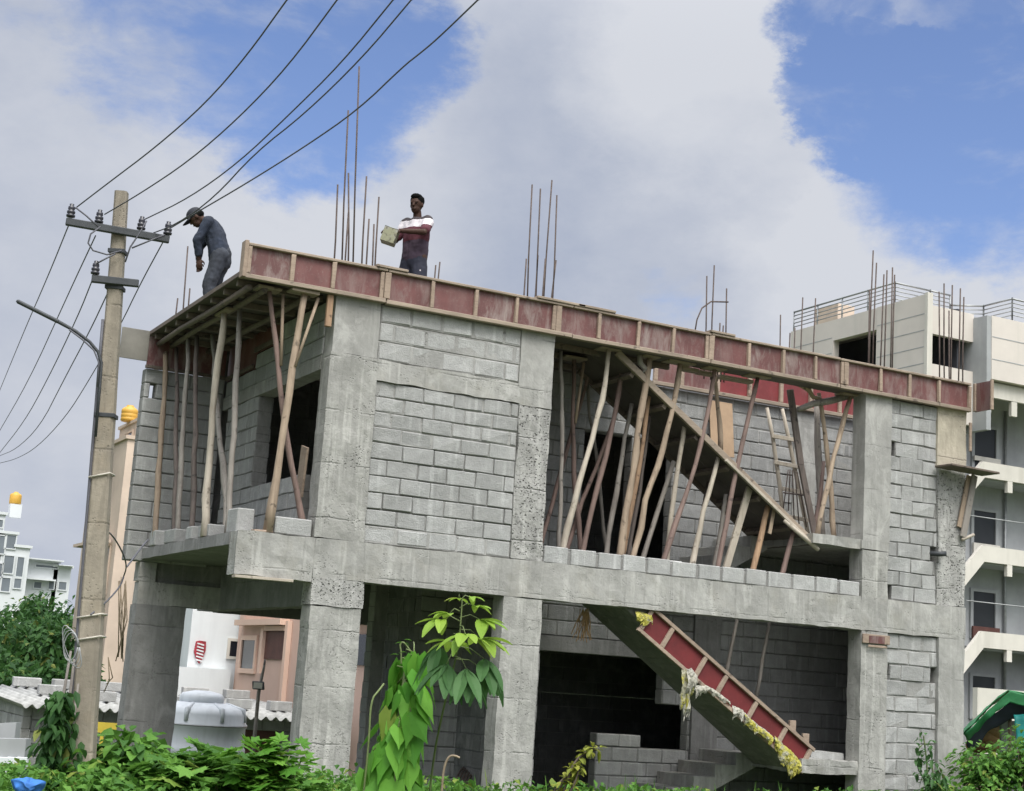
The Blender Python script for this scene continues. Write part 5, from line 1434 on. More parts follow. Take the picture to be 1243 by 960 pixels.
# peach house behind the balcony
pc_ = atD(143, 640, 42); X1, Y1 = pc_.x, pc_.y
PHo = thing('peach_house', (X1 + 2, Y1 + 3, -1.2), 'tall peach painted house with yellow tank behind the electricity pole', 'building')
zt = onX(143, 538, X1).z
mb = MB(); mb.box((X1, Y1, -1.4), (X1 + 1.45, Y1 + 4.2, zt)); mb.build('wall', M['peach'], PHo)
mb = MB(); mb.box((X1 - .06, Y1 - .06, zt), (X1 + 1.51, Y1 + 4.26, zt + .10)); mb.build('parapet_cap', M['peach_d'], PHo)
z2 = onX(150, 521, X1 + .4).z
mb = MB(); mb.box((X1 + .35, Y1 + .4, zt + .1), (X1 + 1.35, Y1 + 2.6, z2)); mb.box((X1 + .30, Y1 + .35, z2), (X1 + 1.40, Y1 + 2.65, z2 + .08)); mb.build('stair_head', M['peach'], PHo)
window_x(PHo, Y1 + .9, Y1 + 1.7, zt + .25, z2 - .25, X1 + .345, 'peach_d')
for (ya, yb_, za, zb) in ((.5, 1.5, 3.4, 4.6), (2.3, 3.3, 3.4, 4.6), (.5, 1.5, 1.7, 2.6), (2.3, 3.2, .1, 1.2), (.6, 1.1, .9, 1.4)):
    w = window_x(PHo, Y1 + ya, Y1 + yb_, za, zb, X1 - .002, 'peach_d'); mb = MB(); mb.box((X1 - .4, Y1 + ya - .15, zb + .12), (X1 - .06, Y1 + yb_ + .15, zb + .20)); mb.build('sunshade', M['peach_d'], w)
tp = Vector((onY(157, 505, Y1 + 1.4).x, Y1 + 1.4, z2 + .08)); mb = MB(); mb.lathe([(.20, 0), (.23, .03), (.23, .09), (.215, .11), (.23, .13), (.23, .20), (.215, .22), (.23, .24), (.23, .32), (.20, .36), (.10, .43), (.10, .46)], tp, 18)
tag(mb.build('roof_tank', M['yellow_t'], smooth=True), 'yellow water tank on the peach house roof', 'water tank')
# pink house and its white neighbour seen under the balcony
KX = 4.7
PK = thing('pink_house', (6.2, 13, -1.2), 'pink rendered house seen under the balcony through the open ground floor', 'building')
mb = MB(); mb.box((KX, 9.6, -1.3), (KX + 3.0, 17.1, 4.6)); mb.build('wall', M['pink'], PK)
a, b = onX(295, 768, KX), onX(352, 759, KX)
mb = MB(); mb.box((KX - .22, b.y, b.z), (KX - .003, a.y, b.z + .12)); mb.build('ledge', M['pink_t'], PK)
a, b = onX(296, 777, KX), onX(309, 812, KX); window_x(PK, b.y, a.y, b.z, a.z, KX, 'pink_t', .10)
a, b = onX(325, 766, KX), onX(348, 801, KX)
mb = MB(); mb.box((KX - .03, b.y, b.z), (KX - .004, a.y, a.z)); v = mb.build('veranda_opening', M['rust_d'], PK)
mb = MB()
mb.box((KX - .10, a.y, b.z - .3), (KX - .004, a.y + .16, a.z + .05)); mb.box((KX - .10, b.y - .16, b.z - 1.6), (KX - .004, b.y - .005, a.z + .2)); mb.box((KX - .095, b.y, a.z + .003), (KX - .004, a.y, a.z + .1)); mb.build('surround', M['pink_t'], v)
a, b = onX(436, 770, KX), onX(447, 808, KX); mb = MB(); mb.box((KX - .03, b.y - .3, b.z), (KX - .004, a.y, a.z)); mb.build('door_opening', M['glass'], PK)
mb = MB(); mb.box((KX - .25, b.y - .4, a.z + .25), (KX - .004, a.y + .2, a.z + .4)); mb.build('ledge', M['pink_t'], PK)
WH = thing('white_house', (4.2, 19, -1.2), 'plain white rendered wall block with a red plaque beside the pink house', 'building')
wl, wr_ = onY(232, 760, 17.3), onY(291, 760, 17.3)
mb = MB(); mb.box((wl.x, 17.3, -1.3), (wr_.x, 21, 5.2)); mb.build('wall', M['white'], WH)
mb = MB(); mb.box((wl.x - .25, 17.0, -1.3), (wl.x + .9, 17.28, onY(230, 810, 17).z)); mb.build('low_wall', M['white'], WH)
mb = MB(); mb.box((wr_.x + .01, 17.2, -1.3), (wr_.x + .8, 20, 5.0)); mb.build('side_wall', M['cream_w'], WH)
a, b = onY(281, 778, 17.2), onY(288, 797, 17.2); window_y(WH, a.x, b.x, b.z, a.z, 17.3, 'cream_w')
e1, e2 = onY(237, 777, 17.26), onY(248, 806, 17.26); cx, cz = (e1.x + e2.x) / 2, (e1.z + e2.z) / 2; w, h = (e2.x - e1.x) / 2, (e1.z - e2.z) / 2
poly = [(cx - w * .8, 17.25, cz + h * .9), (cx - w * .2, 17.25, cz + h), (cx + w * .9, 17.25, cz + h * .95), (cx + w, 17.25, cz + h * .2), (cx + w * .6, 17.25, cz - h * .5), (cx + w * .1, 17.25, cz - h), (cx - w * .5, 17.25, cz - h * .6), (cx - w, 17.25, cz)]
mb = MB(); mb.prism(poly, (0, .045, 0)); em = mb.build('plaque', M['emblem'], WH)
mb = MB()
for k in range(6): mb.plank((cx - w * .6, 17.245, cz + h * (.75 - .28 * k)), (cx + w * .6, 17.245, cz + h * (.62 - .28 * k)), .03, .012, (0, 1, 0))
mb.build('plaque_relief', M['white'], em)
# shed with corrugated roof
s0, s1 = atD(58, 858, 26), atD(450, 874, 26.6); r0_ = atD(22, 835, 30.5); r1_ = atD(450, 853, 31)
SH = thing('shed', (s0.x + 2.4, s0.y + 2, -1.2), 'low block shed with grey corrugated sheet roof behind the tank', 'shed')
yf, ye = s0.y, r0_.y; xl, xr = -1.15, 4.4; zf, ze = s0.z, r0_.z + .02
mb = MB(); nx = 190; vs = []
for i in range(nx + 1):
    x = xl + (xr - xl) * i / nx; wv = .035 * math.cos(2 * PHI * (x - xl) / .177)
    for (y, z) in ((yf, zf), ((yf + ye) / 2, (zf + ze) / 2), (ye, ze)): vs.append((x + (.0 if y == yf else -.25 * (y - yf) / (ye - yf)), y, z + wv))
mb.add(vs, [(i * 3 + k, (i + 1) * 3 + k, (i + 1) * 3 + k + 1, i * 3 + k + 1) for i in range(nx) for k in range(2)])
o = mb.build('roof', M['asb'], SH, smooth=True); s = o.modifiers.new('thick', 'SOLIDIFY'); s.thickness = .012
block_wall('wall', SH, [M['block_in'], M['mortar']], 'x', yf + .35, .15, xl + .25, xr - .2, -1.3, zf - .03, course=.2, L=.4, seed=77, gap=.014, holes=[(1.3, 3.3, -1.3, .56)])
block_wall('wall', SH, [M['block'], M['mortar']], 'y', xl + .1, .15, yf + .3, ye - .2, -1.3, zf + .02, course=.2, L=.4, seed=78, gap=.014)
mb = MB(); mb.box((1.3, yf + .45, -1.2), (3.3, yf + .5, .66)); mb.build('door', M['rust_d'], SH)
rn = random.Random(8)
RBK = [(32, 833, .9, 'whitish block at the far left end of the shed roof'), (80, 834, .9, 'long pale block on the shed roof left of the pole'), (135, 834, .92, 'long pale block on the shed roof right of the pole'), (124, 852, .3, 'small grey block low on the shed roof right beside the pole'),
       (237, 838, .9, 'pale block at the top of the shed roof above the tank'), (228, 855, .25, 'small block low on the shed roof left of the tank lid'), (287, 841, .9, 'pale block at the top of the shed roof right of the tank'), (290, 857, .3, 'broad block low on the shed roof by the tank shoulder'), (339, 857, .3, 'small block near the right end of the shed roof'), (60, 848, .5, 'block in the middle of the left end of the shed roof')]
for (px, py, t, lab) in RBK:
    y = yf + (ye - yf) * t; q = onY(px, py, y); z = zf + (ze - zf) * t + .04
    block('roof_block', (q.x, y, z), .5 if t > .6 else .42, .22, .17, rn.uniform(-.1, .1), 'block_new' if t > .6 else 'block', lab, 'blocks weighing down the shed roof')
# water tank beside the shed
tb = atD(241, 890, 24.4); tr = .70; TK = thing('water_tank', (tb.x, tb.y, -.75), 'big white ribbed plastic water tank on the ground by the shed', 'water tank'); tz = -.75
ztop = atD(251, 858, 24.4).z
H_ = ztop - tz
prof = [(tr, 0)]
for k in range(4):
    z = .15 + k * (H_ - .55) / 4; prof += [(tr, z), (tr + .025, z + .03), (tr + .025, z + .10), (tr, z + .13)]
prof += [(tr, H_ - .30), (tr + .02, H_ - .28), (tr + .02, H_ - .24), (tr, H_ - .22), (tr - .005, H_ - .10), (tr - .05, H_ - .02), (tr - .24, H_ + .05), (.32, H_ + .07)]
mb = MB(); mb.lathe(prof, (tb.x, tb.y, tz), 40); mb.build('tank_body', M['tank'], TK, smooth=True)
for k in range(8):
    a = k * PHI / 4 + .2; mb = MB(); d_ = Vector((math.cos(a), math.sin(a), 0)); c0 = Vector((tb.x, tb.y, tz + H_))
    mb.tube([c0 + d_ * (tr - .01) + Vector((0, 0, -.2)), c0 + d_ * (tr - .03) + Vector((0, 0, -.03)), c0 + d_ * (tr - .28) + Vector((0, 0, .05))], [.035, .045, .03], 8); mb.build('shoulder_rib', M['tank'], TK, smooth=True)
mb = MB(); mb.lathe([(tr + .022, H_ - .275), (tr + .026, H_ - .262), (tr + .022, H_ - .25)], (tb.x, tb.y, tz), 40); mb.build('band', M['rail'], TK, smooth=True)
mb = MB(); mb.lathe([(.32, .06), (.34, .08), (.34, .15), (.30, .20), (.12, .24)], (tb.x, tb.y, tz + H_), 28); mb.build('lid', M['tank'], TK, smooth=True)
# floodlight on a thin post
lp = atD(315, 832, 23.2); FL = thing('floodlight_post', (lp.x, lp.y, -.9), 'thin post with a small square floodlight in front of the pink house', 'floodlight')
mb = MB(); mb.tube([atD(309, 895, 23.2) - Vector((0, 0, 1.6)), atD(309, 895, 23.2), atD(314, 840, 23.2), atD(320, 812, 23.2), atD(322, 800, 23.2)], [.035, .03, .028, .02, .015], 8); mb.build('post', M['pole_grey'], FL, smooth=True)
mb = MB(); mb.obox(lp - iv * .1, ir * .085, iv * .04, Vector((0, 0, .06)) + ir * -.008); hd = mb.build('lamp_head', M['steel'], FL, bevel=.01)
mb = MB(); mb.obox(lp - iv * .143, ir * .065, iv * .004, Vector((0, 0, .043))); mb.build('lens', M['cream_w'], hd)
# plastered garden wall at the lower left
gw = atD(-5, 880, 15); mb = MB()
GW = thing('garden_wall', (gw.x, gw.y, 0), 'low grey rendered wall in two steps at the lower left edge', 'wall')
q0, q1 = atD(-60, 880, 15.4), atD(20, 877, 15.4); mb = MB(); mb.prism([(q0.x, q0.y, -.2), (q1.x, q1.y, -.2), (q1.x, q1.y, q1.z), (q0.x, q0.y, q0.z)], tuple(iv * .15)); mb.build('upper_panel', M['greypl'], GW)
q0, q1 = atD(-60, 895, 15.0), atD(32, 897, 15.0); mb = MB(); mb.prism([(q0.x, q0.y, -.2), (q1.x, q1.y, -.2), (q1.x, q1.y, q1.z), (q0.x, q0.y, q0.z)], tuple(iv * .15)); mb.build('front_panel', M['greypl'], GW)
for px in (4, 16, 28):
    q = atD(px, 919, 14.97); mb = MB(); mb.obox(Vector((q.x, q.y, q.z / 2 - .1)), ir * .05, iv * .02, Vector((0, 0, q.z / 2 + .1))); mb.build('panel_post', M['white'], GW, bevel=.004)
q = atD(36, 949, 11.2); mb = MB(); mb.ellip((q.x, q.y, q.z - .03), .10, .08, .045, None, 28, 18); mb.v = [p + nz(p, 13, .035) + nz(p, 40, .012) for p in mb.v]
tag(mb.build('plastic_bag', M['blue_t'], smooth=True), 'crumpled bright blue plastic in the weeds at the lower left', 'plastic bag')
q = atD(125, 883, 19); mb = MB(); mb.obox(q, ir * .16, iv * .01, Vector((0, 0, .06))); mb.obox(q - Vector((0, 0, .55)), ir * .02, iv * .012, Vector((0, 0, .5))); tag(mb.build('yellow_board', M['yel_b']), 'small yellow board behind the bush right of the pole', 'board')

# cream apartment block at the right
CX, CY = 27.92, 20.95
AP = thing('apartment_block', (31, 25, 0), 'cream apartment block with roof railing and zigzag stair parapets behind the right end', 'building')
def part(name, boxes, mat, parent=None, lab=None):
    mb = MB()
    for b in boxes: mb.box(b[0], b[1])
    o = mb.build(name, M[mat], parent or AP)
    if lab: o['label'] = lab
    return o
part('wall', [((CX, CY + 2.35, 2), (CX + .25, CY + 7.05, 12.5)), ((CX, CY + 2.35, 14.3), (CX + .25, CY + 7.05, 15.05)), ((CX, CY + 2.2, 12.5), (CX + .25, CY + 2.36, 14.3)), ((CX, CY + 4.62, 12.5), (CX + .25, CY + 7.05, 14.3)), ((CX + .25, CY + 6.8, 2), (CX + 6, CY + 7.05, 15.0))], 'cream')
part('wall_panel', [((CX - .03, CY, 11.0), (CX + .22, CY + 2.34, 15.06))], 'cream', lab='end wall panel with horizontal grooves')
part('wall_groove', [((CX - .036, CY + .02, z), (CX - .028, CY + 2.3, z + .025)) for z in (12.2, 12.75, 13.3, 13.85, 14.4)] + [((CX - .006, CY + 4.7, z), (CX + .001, CY + 7.0, z + .025)) for z in (12.75, 13.3, 13.85, 14.4)], 'greypl')
part('corner_fin', [((CX - .05, CY - .14, 10.9), (CX + .17, CY - .002, 15.1))], 'cream_w')
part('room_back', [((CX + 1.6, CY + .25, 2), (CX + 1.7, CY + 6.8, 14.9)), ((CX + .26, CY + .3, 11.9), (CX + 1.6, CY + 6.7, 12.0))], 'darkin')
part('wall', [((CX + .23, CY + .02, 13.8), (CX + 2.1, CY + .2, 14.75))], 'cream')
part('wall', [((CX + .23, CY + .02, 11.0), (CX + 2.1, CY + .2, 12.8))], 'cream')
part('roof_slab', [((CX + .25, CY + .22, 14.7), (CX + 2.3, CY + 6.7, 14.74))], 'cream')
part('return_wall', [((CX + 2.08, CY - .6, 10.8), (CX + 2.28, CY + 2.4, 14.6))], 'greypl')
part('wall', [((CX + 2.28, CY - .62, 12.5), (CX + 9, CY + 6, 14.62))], 'cream')
part('wall_groove', [((CX + 2.3, CY - .628, z), (CX + 9, CY - .619, z + .03)) for z in (13.15, 13.9)], 'greypl')
part('wall', [((CX + 1.9, CY + 1.3, 0), (CX + 9, CY + 1.5, 12.5))], 'greypl', lab='grey plastered back wall of the stair balconies')
part('wall', [((CX + 1.62, CY + .4, 0), (CX + 1.89, CY + 6, 11.0))], 'greypl')
# stair parapets: level along the landing, sloping down to the left
for zc, sl_ in ((9.35, .75), (6.6, .75), (3.85, .85)):
    xk = CX + 2.62; poly = [(xk, CY - .02, zc), (CX + 9, CY - .02, zc), (CX + 9, CY - .02, zc + .52), (xk - .1, CY - .02, zc + .52), (xk - 1.9, CY - .02, zc - 1.35), (xk - 1.9, CY - .02, zc - 1.95)]
    mb = MB(); mb.prism(poly, (0, .14, 0)); mb.build('stair_parapet', M['cream_w'], AP)
    for xb in (xk + 1.0, xk + 3.4): part('bracket', [((xb, CY - .015, zc - .38), (xb + .22, CY + .12, zc - .004))], 'cream_w')
    part('balcony_slab', [((xk, CY + .125, zc - .06), (CX + 9, CY + 1.29, zc + .06))], 'greypl')
part('cornice', [((CX + 2.2, CY - .4, 11.95), (CX + 9, CY - .25, 12.45))], 'cream_w')
for x in (CX + 2.25, CX + 3.4, CX + 4.9): part('bracket', [((x, CY - .39, 11.45), (x + .25, CY - .27, 11.94))], 'cream_w')
for z0, z1 in ((9.78, 11.3), (6.95, 8.45), (4.2, 5.75), (1.6, 2.98)):
    mb = MB(); x0, x1 = CX + 3.02, CX + 4.0
    x0 += .35; x1 += .35
    mb.box((x0 - .12, CY + 1.22, z0), (x0, CY + 1.295, z1 + .1)); mb.box((x1, CY + 1.22, z0), (x1 + .12, CY + 1.295, z1 + .1)); mb.box((x0, CY + 1.22, z1), (x1, CY + 1.295, z1 + .1)); dr = mb.build('door_frame', M['greypl'], AP)
    mb = MB(); mb.box((x0, CY + 1.27, z0), (x1, CY + 1.296, z1)); mb.build('door', M['pane_dark'], dr)
    if z0 > 3:
        mb = MB(); mb.box((x0 - .1, CY + 1.12, z0 + (.35 if z0 > 9 else -.05)), (x1 + .1, CY + 1.19, z0 + (.50 if z0 > 9 else .4))); mb.build('door_barrier', M['rust_d'] if z0 < 6 else M['cream_w'], dr)
part('compound_wall', [((CX + 1.2, CY - 1.2, 0), (CX + 12, CY - 1.0, 2.55))], 'cream_w')
for xp in (CX + 2.0, CX + 4.75):
    mb = MB(); mb.tube([(xp, CY + 1.2, .2), (xp, CY + 1.2, 12.0)], .055, 8); mb.build('drain_pipe', M['rail'], AP, smooth=True)
for zr in (8.05, 5.3):
    mb = MB(); mb.tube([(CX + 1.95, CY + .1, zr), (CX + 9, CY + .1, zr)], .018, 6); mb.build('balcony_rail', M['rail'], AP, smooth=True)
# roof railing
RL = [(CX + .05, CY + 6.95), (CX + .05, CY + 1.55), (CX + 1.6, CY + 1.55), (CX + 2.5, CY + 1.55), (CX + 3.4, CY + .9), (CX + 3.4, CY - .4), (CX + 8.8, CY - .4)]
for i in range(len(RL) - 1):
    a, b = Vector((*RL[i], 0)), Vector((*RL[i + 1], 0)); mb = MB(); zb = 15.0 if i < 3 else 14.65
    for k in range(5): mb.tube([a + Vector((0, 0, zb + .22 + .14 * k)), b + Vector((0, 0, zb + .22 + .14 * k))], .02 if k < 4 else .035, 6)
    n = max(1, int((b - a).length / 1.3))
    for k in range(n + 1): c_ = a.lerp(b, k / n); mb.tube([c_ + Vector((0, 0, zb - .25)), c_ + Vector((0, 0, zb + .82))], .028, 6)
    mb.build('roof_railing', M['rail'], AP, smooth=True)
p = onX(1003, 372, CX + 2.5); mb = MB(); mb.box((p.x, p.y - .7, 14.8), (p.x + .8, p.y + .7, p.z)); mb.build('roof_stack', M['peach'], AP, bevel=.02)

# white houses far off to the left
for (lab, nm, Yq, boxes, wins, extra) in (
    ('tall white house far left with an orange tank on its roof', 'white_tower_house', 72, [((-70, 640, 22, 735), 8), ((-60, 618, 8, 640), 6), ((19, 664, 37, 735), 7)], [(-8, 630, 3, 640), (0, 650, 5, 672), (8, 649, 18, 666), (6, 674, 15, 696), (0, 684, 2, 700), (3, 701, 11, 718), (22, 676, 27, 700), (18, 702, 25, 714)], None),
    ('long low white house with a flat overhanging roof beyond the trees', 'white_flat_house', 74, [((28, 680, 72, 735), 8), ((66, 688, 87, 735), 6)], [(44, 685, 70, 690), (42, 706, 50, 714), (60, 705, 65, 715), (72, 706, 80, 716)], ((24, 677, 78, 681), (28, 702, 68, 704), (72, 686, 90, 687.5)))):
    B0 = onY((boxes[0][0][0] + boxes[0][0][2]) / 2, 730, Yq); bd = thing(nm, (B0.x, Yq + 4, -1.2), lab, 'building')
    for (x0, y0, x1, y1), dp in boxes:
        a, b = onY(x0, y0, Yq), onY(x1, y0, Yq); mb = MB(); mb.box((a.x, Yq, -1.3), (b.x, Yq + dp, a.z)); mb.build('wall', M['white_far'], bd); Yq += .0
        mb = MB(); mb.box((a.x - .1, Yq - .12, a.z), (b.x + .1, Yq + dp + .1, a.z + .15)); mb.build('parapet', M['white_far'], bd)
    for (x0, y0, x1, y1) in wins:
        a, b = onY(x0, y0, Yq - .1), onY(x1, y1, Yq - .1); window_y(bd, min(a.x, b.x), max(a.x, b.x), min(a.z, b.z), max(a.z, b.z), Yq - .02, 'white_far', .06, pane='pane_far')
    if extra:
        for (x0, y0, x1, y1) in extra:
            a, b = onY(x0, y0, Yq - .6), onY(x1, y1, Yq - .6); mb = MB(); mb.box((a.x, Yq - .6, min(a.z, b.z)), (b.x, Yq - .003, max(a.z, b.z) + .02)); mb.build('roof_slab', M['white_far'], bd)
q = onY(18, 612, 74); mb = MB(); mb.lathe([(.30, 0), (.33, .06), (.33, .50), (.30, .56), (.12, .66), (.11, .7)], (q.x, 74, q.z), 18); tag(mb.build('roof_tank', M['yellow_t'], smooth=True), 'orange yellow water tank on the far white house', 'water tank')
mb = MB(); p0 = onY(18, 620, 74); mb.box((p0.x - .32, 73.7, p0.z - .4), (p0.x + .32, 74.3, q.z - .01)); tag(mb.build('tank_stand', M['white_far']), 'white stand under the orange yellow roof tank', 'tank stand')

# green tarpaulin shelter at the right edge
TN = thing('tarpaulin_shelter', (13.0, 2.6, 0), 'green tarpaulin shelter with dark netting and a teal side sheet behind the right bush', 'shelter')
def T(px, py, d): return atD(px, py, d)
def sheet(name, rows, mat, parent, seed, amp=.03, n=8, sub=None):
    # cloth between rows of points, sagging and creased
    mb = MB(); R = []
    for r_ in rows:
        f = []
        for i in range(len(r_) - 1):
            for k in range(n): f.append(Vector(r_[i]).lerp(Vector(r_[i + 1]), k / n))
        f.append(Vector(r_[-1])); R.append(f)
    G = []
    for i in range(len(R) - 1):
        for k in range(n): G.append([R[i][j].lerp(R[i + 1][j], k / n) for j in range(len(R[0]))])
    G.append(R[-1]); w = len(G[0]); vs = [q + nz(q, 2.3, amp, seed) + nz(q, 8, amp * .4, seed) for g_ in G for q in g_]
    mb.add(vs, [(i * w + j, (i + 1) * w + j, (i + 1) * w + j + 1, i * w + j + 1) for i in range(len(G) - 1) for j in range(w - 1)])
    o = mb.build(name, M[mat], parent, smooth=True); s = o.modifiers.new('thick', 'SOLIDIFY'); s.thickness = .006; return o
sheet('tarpaulin', [[T(1171, 893, 25), T(1195, 866, 25), T(1224, 839, 25), T(1290, 852, 25)], [T(1172, 898, 25.3), T(1197, 876, 25.0), T(1226, 853, 25), T(1292, 868, 25)]], 'green_t', TN, 1, .05)
sheet('tarpaulin', [[T(1171, 892, 25.1), T(1195, 865, 25.1), T(1224, 838, 25.1), T(1290, 851, 25.1)], [T(1168, 888, 28.5), T(1195, 862, 28.5), T(1224, 841, 28.5), T(1290, 850, 28.5)]], 'green_t', TN, 2, .05)
sheet('netting', [[T(1174, 899, 25.5), T(1197, 874, 25.4), T(1226, 852, 25.4), T(1290, 866, 25.4)], [T(1178, 915, 25.6), T(1203, 887, 25.5), T(1228, 872, 25.5), T(1290, 880, 25.5)]], 'navy_t', TN, 3, .05)
sheet('side_sheet', [[T(1230, 869, 25.2), T(1246, 870, 25.2), T(1290, 874, 25.2)], [T(1232, 920, 25.1), T(1249, 920, 25.1), T(1290, 922, 25.1)]], 'teal_t', TN, 4, .05)
for px, top in ((1226, 848), (1178, 895), (1285, 850)):
    a = T(px, top, 25.6); mb = MB(); mb.tube([Vector((a.x, a.y, 0)), a], .03, 8); mb.build('pole', M['pole_tan'], TN, smooth=True)
q = T(1224, 896, 25.9); mb = MB(); mb.obox((q.x, q.y, .72), ir * .13, iv * .04, (0, 0, .9)); tag(mb.build('concrete_slab', M['greypl'], bevel=.01), 'grey slab standing upright inside the green shelter', 'slab')
rn = random.Random(12)
for k, (px, py, lab) in enumerate(((1190, 905, 'lowest left sack of the brown pile in the green shelter'), (1204, 905, 'lowest right sack of the brown pile in the green shelter'), (1197, 895, 'middle sack of the brown pile in the green shelter'), (1207, 888, 'top sack of the brown pile in the green shelter'))):
    q = T(px, py, 26.6 + .0 * k); mb = MB(); mb.ellip((q.x, q.y, q.z), .24, .2, .11, None, 20, 12); mb.v = [p + nz(p, 5, .04) for p in mb.v]
    tag(mb.build('sack', M['straw'], smooth=True), lab, 'sack', 'sacks in the shelter')
q = T(1200, 925, 26.6); mb = MB(); mb.box((q.x - .7, q.y - .35, 0), (q.x + .7, q.y + .35, q.z + .12)); tag(mb.build('crate_stack', M['tim'], bevel=.01), 'timber pile under the brown sacks in the shelter', 'timber')

# ---------------------------------------------------------------- plants
def leaf(mb, base, d, up, L, w, droop=.5, kind='ovate', fold=.25, n=4, mat=0):
    d = Vector(d).normalized(); up = Vector(up); s = d.cross(up)
    if s.length < 1e-3: s = d.cross(Vector((.3, .8, .2)))
    s.normalize(); u = s.cross(d).normalized(); base = Vector(base); vs = []
    for i in range(n + 1):
        t = i / n
        if kind == 'heart': pr = (.50, 1.0, .86, .55, .22, .02)[min(5, int(t * 5 + .5))] if n == 5 else math.sin(PHI * min(1, t + .12)) ** .7
        elif kind == 'lance': pr = math.sin(PHI * (t * .92 + .04)) ** .9
        else: pr = math.sin(PHI * (t ** .8 * .94 + .03))
        ang = droop * t; c = base + d * (L * t * math.cos(ang * .7)) - Vector((0, 0, L * t * math.sin(ang) * .8)) + u * 0
        if kind == 'heart' and i == 0: c = c - d * (L * .0)
        hw = w * .5 * max(pr, .02)
        edge = u * (fold * hw)
        vs += [c + s * hw + edge, c, c - s * hw + edge]
    if kind == 'heart':   # lobes reach back past the stalk
        vs[0] = vs[0] - d * (L * .16); vs[2] = vs[2] - d * (L * .16)
    fs = []
    for i in range(n): fs += [(i * 3, i * 3 + 1, i * 3 + 4, i * 3 + 3), (i * 3 + 1, i * 3 + 2, i * 3 + 5, i * 3 + 4)]
    mb.add(vs, fs, mat)
def lobed(mb, c, d, up, R, mat=0, lobes=7, rn=random):
    # palmate leaf, stalk at c, tip along d
    d = Vector(d).normalized(); s = d.cross(Vector(up)).normalized(); u = s.cross(d).normalized(); c = Vector(c); vs = [c]
    N_ = lobes * 2; span = 2.5
    for i in range(N_ + 1):
        a = -span + 2 * span * i / N_; r_ = R * ((1.0 - .16 * abs(a) / span * 2) if i % 2 else .56) * rn.uniform(.92, 1.08)
        if i in (0, N_): r_ = R * .3
        vs.append(c + d * (math.cos(a) * r_ + R * .15) + s * (math.sin(a) * r_) - Vector((0, 0, (r_ / R) ** 2 * R * .22)) + u * (.05 * R * (1 if i % 2 else -1)))
    mb.add(vs, [(0, i + 1, i + 2) for i in range(N_)], mat)
def rdir(rn, up=.2):
    while True:
        v = Vector((rn.uniform(-1, 1), rn.uniform(-1, 1), rn.uniform(-1, 1)))
        if .05 < v.length < 1: return (v.normalized() + Vector((0, 0, up))).normalized()

def bush(name, label, c, r, n, L, mats, kind, seed, group=None, cat='bush', stems=9, base_z=0.0):
    rn = random.Random(seed); c = Vector(c); root = thing(name, (c.x, c.y, base_z), label, cat, group)
    mb = MB(); ms = MB()
    cl = [Vector((rn.gauss(0, .45) * r[0], rn.gauss(0, .45) * r[1], rn.uniform(-.5, .75) * r[2])) for _ in range(14)]
    for k in range(stems):
        e = c + rn.choice(cl); b = Vector((c.x + rn.uniform(-.35, .35) * r[0], c.y + rn.uniform(-.35, .35) * r[1], base_z)); ms.tube([b, b.lerp(e, .5) + Vector((rn.uniform(-.06, .06), rn.uniform(-.06, .06), .05)), e], [.012, .009, .005], 5)
    for i in range(n):
        o = rn.choice(cl) if rn.random() < .6 else Vector((0, 0, 0)); v = rdir(rn, .25)
        p = c + o * .75 + Vector((v.x * r[0] * .62, v.y * r[1] * .62, v.z * r[2] * .62)) * rn.uniform(.55, 1.05)
        if p.z < base_z + .05: continue
        out = Vector((v.x, v.y, rn.uniform(-.25, .35))).normalized(); L_ = L * rn.uniform(.6, 1.25)
        if kind == 'lobed': lobed(mb, p, out, Vector((0, 0, 1)) + rdir(rn, 0) * .5, L_ * .55, 0, 7 if L_ > L * .8 else 5, rn)
        else: leaf(mb, p, out, Vector((0, 0, 1)) + rdir(rn, 0) * .6, L_, L_ * (.62 if kind == 'ovate' else .85), rn.uniform(.2, 1.0), kind, .3, 3)
    mb.build('foliage', mats[0], root, smooth=False); ms.build('stem', mats[1], root, smooth=True)
    return root
# broad leaved bushes in front of the left bay
for (px, py, d, r, n, L, kd, seed, lab) in (
    (150, 928, 13.3, (.40, .3, .27), 420, .17, 'ovate', 1, 'broad leaved bright bush right of the electricity pole foot'),
    (207, 955, 12.6, (.34, .3, .30), 240, .20, 'lobed', 2, 'lobed leaf bush in front of the far balcony column'),
    (262, 948, 12.9, (.38, .3, .27), 300, .21, 'lobed', 3, 'dark lobed leaf bush in front of the white water tank'),
    (318, 944, 12.6, (.36, .3, .30), 300, .20, 'lobed', 4, 'bright lobed leaf bush left of the corner column foot'),
    (362, 968, 12.4, (.22, .2, .18), 120, .16, 'lobed', 5, 'small leafy bush at the foot of the corner column'),
    (112, 955, 12.7, (.30, .3, .22), 200, .13, 'ovate', 6, 'low leafy bush at the foot of the electricity pole')):
    c = atD(px, py, d); rnb = random.Random(seed); bush('leafy_bush', lab, c, r, n, L, (M['leaf'] if seed != 4 else M['leaf_l'], M['stem']), kd, seed, 'bushes along the verge')
# hedge at the right
for (px, py, d, r, n, seed, lab) in ((1208, 943, 21.5, (.62, .6, .40), 1500, 11, 'dense dark hedge bush at the lower right under the green shelter'), (1270, 925, 21.5, (.7, .6, .5), 1300, 12, 'dense hedge bush cut by the right edge'), (1163, 972, 20.5, (.45, .5, .22), 600, 13, 'low hedge bush at the right end of the house')):
    bush('hedge_bush', lab, atD(px, py, d), r, n, .10, (M['leaf'], M['bark']), 'ovate', seed, 'hedge bushes', stems=14)
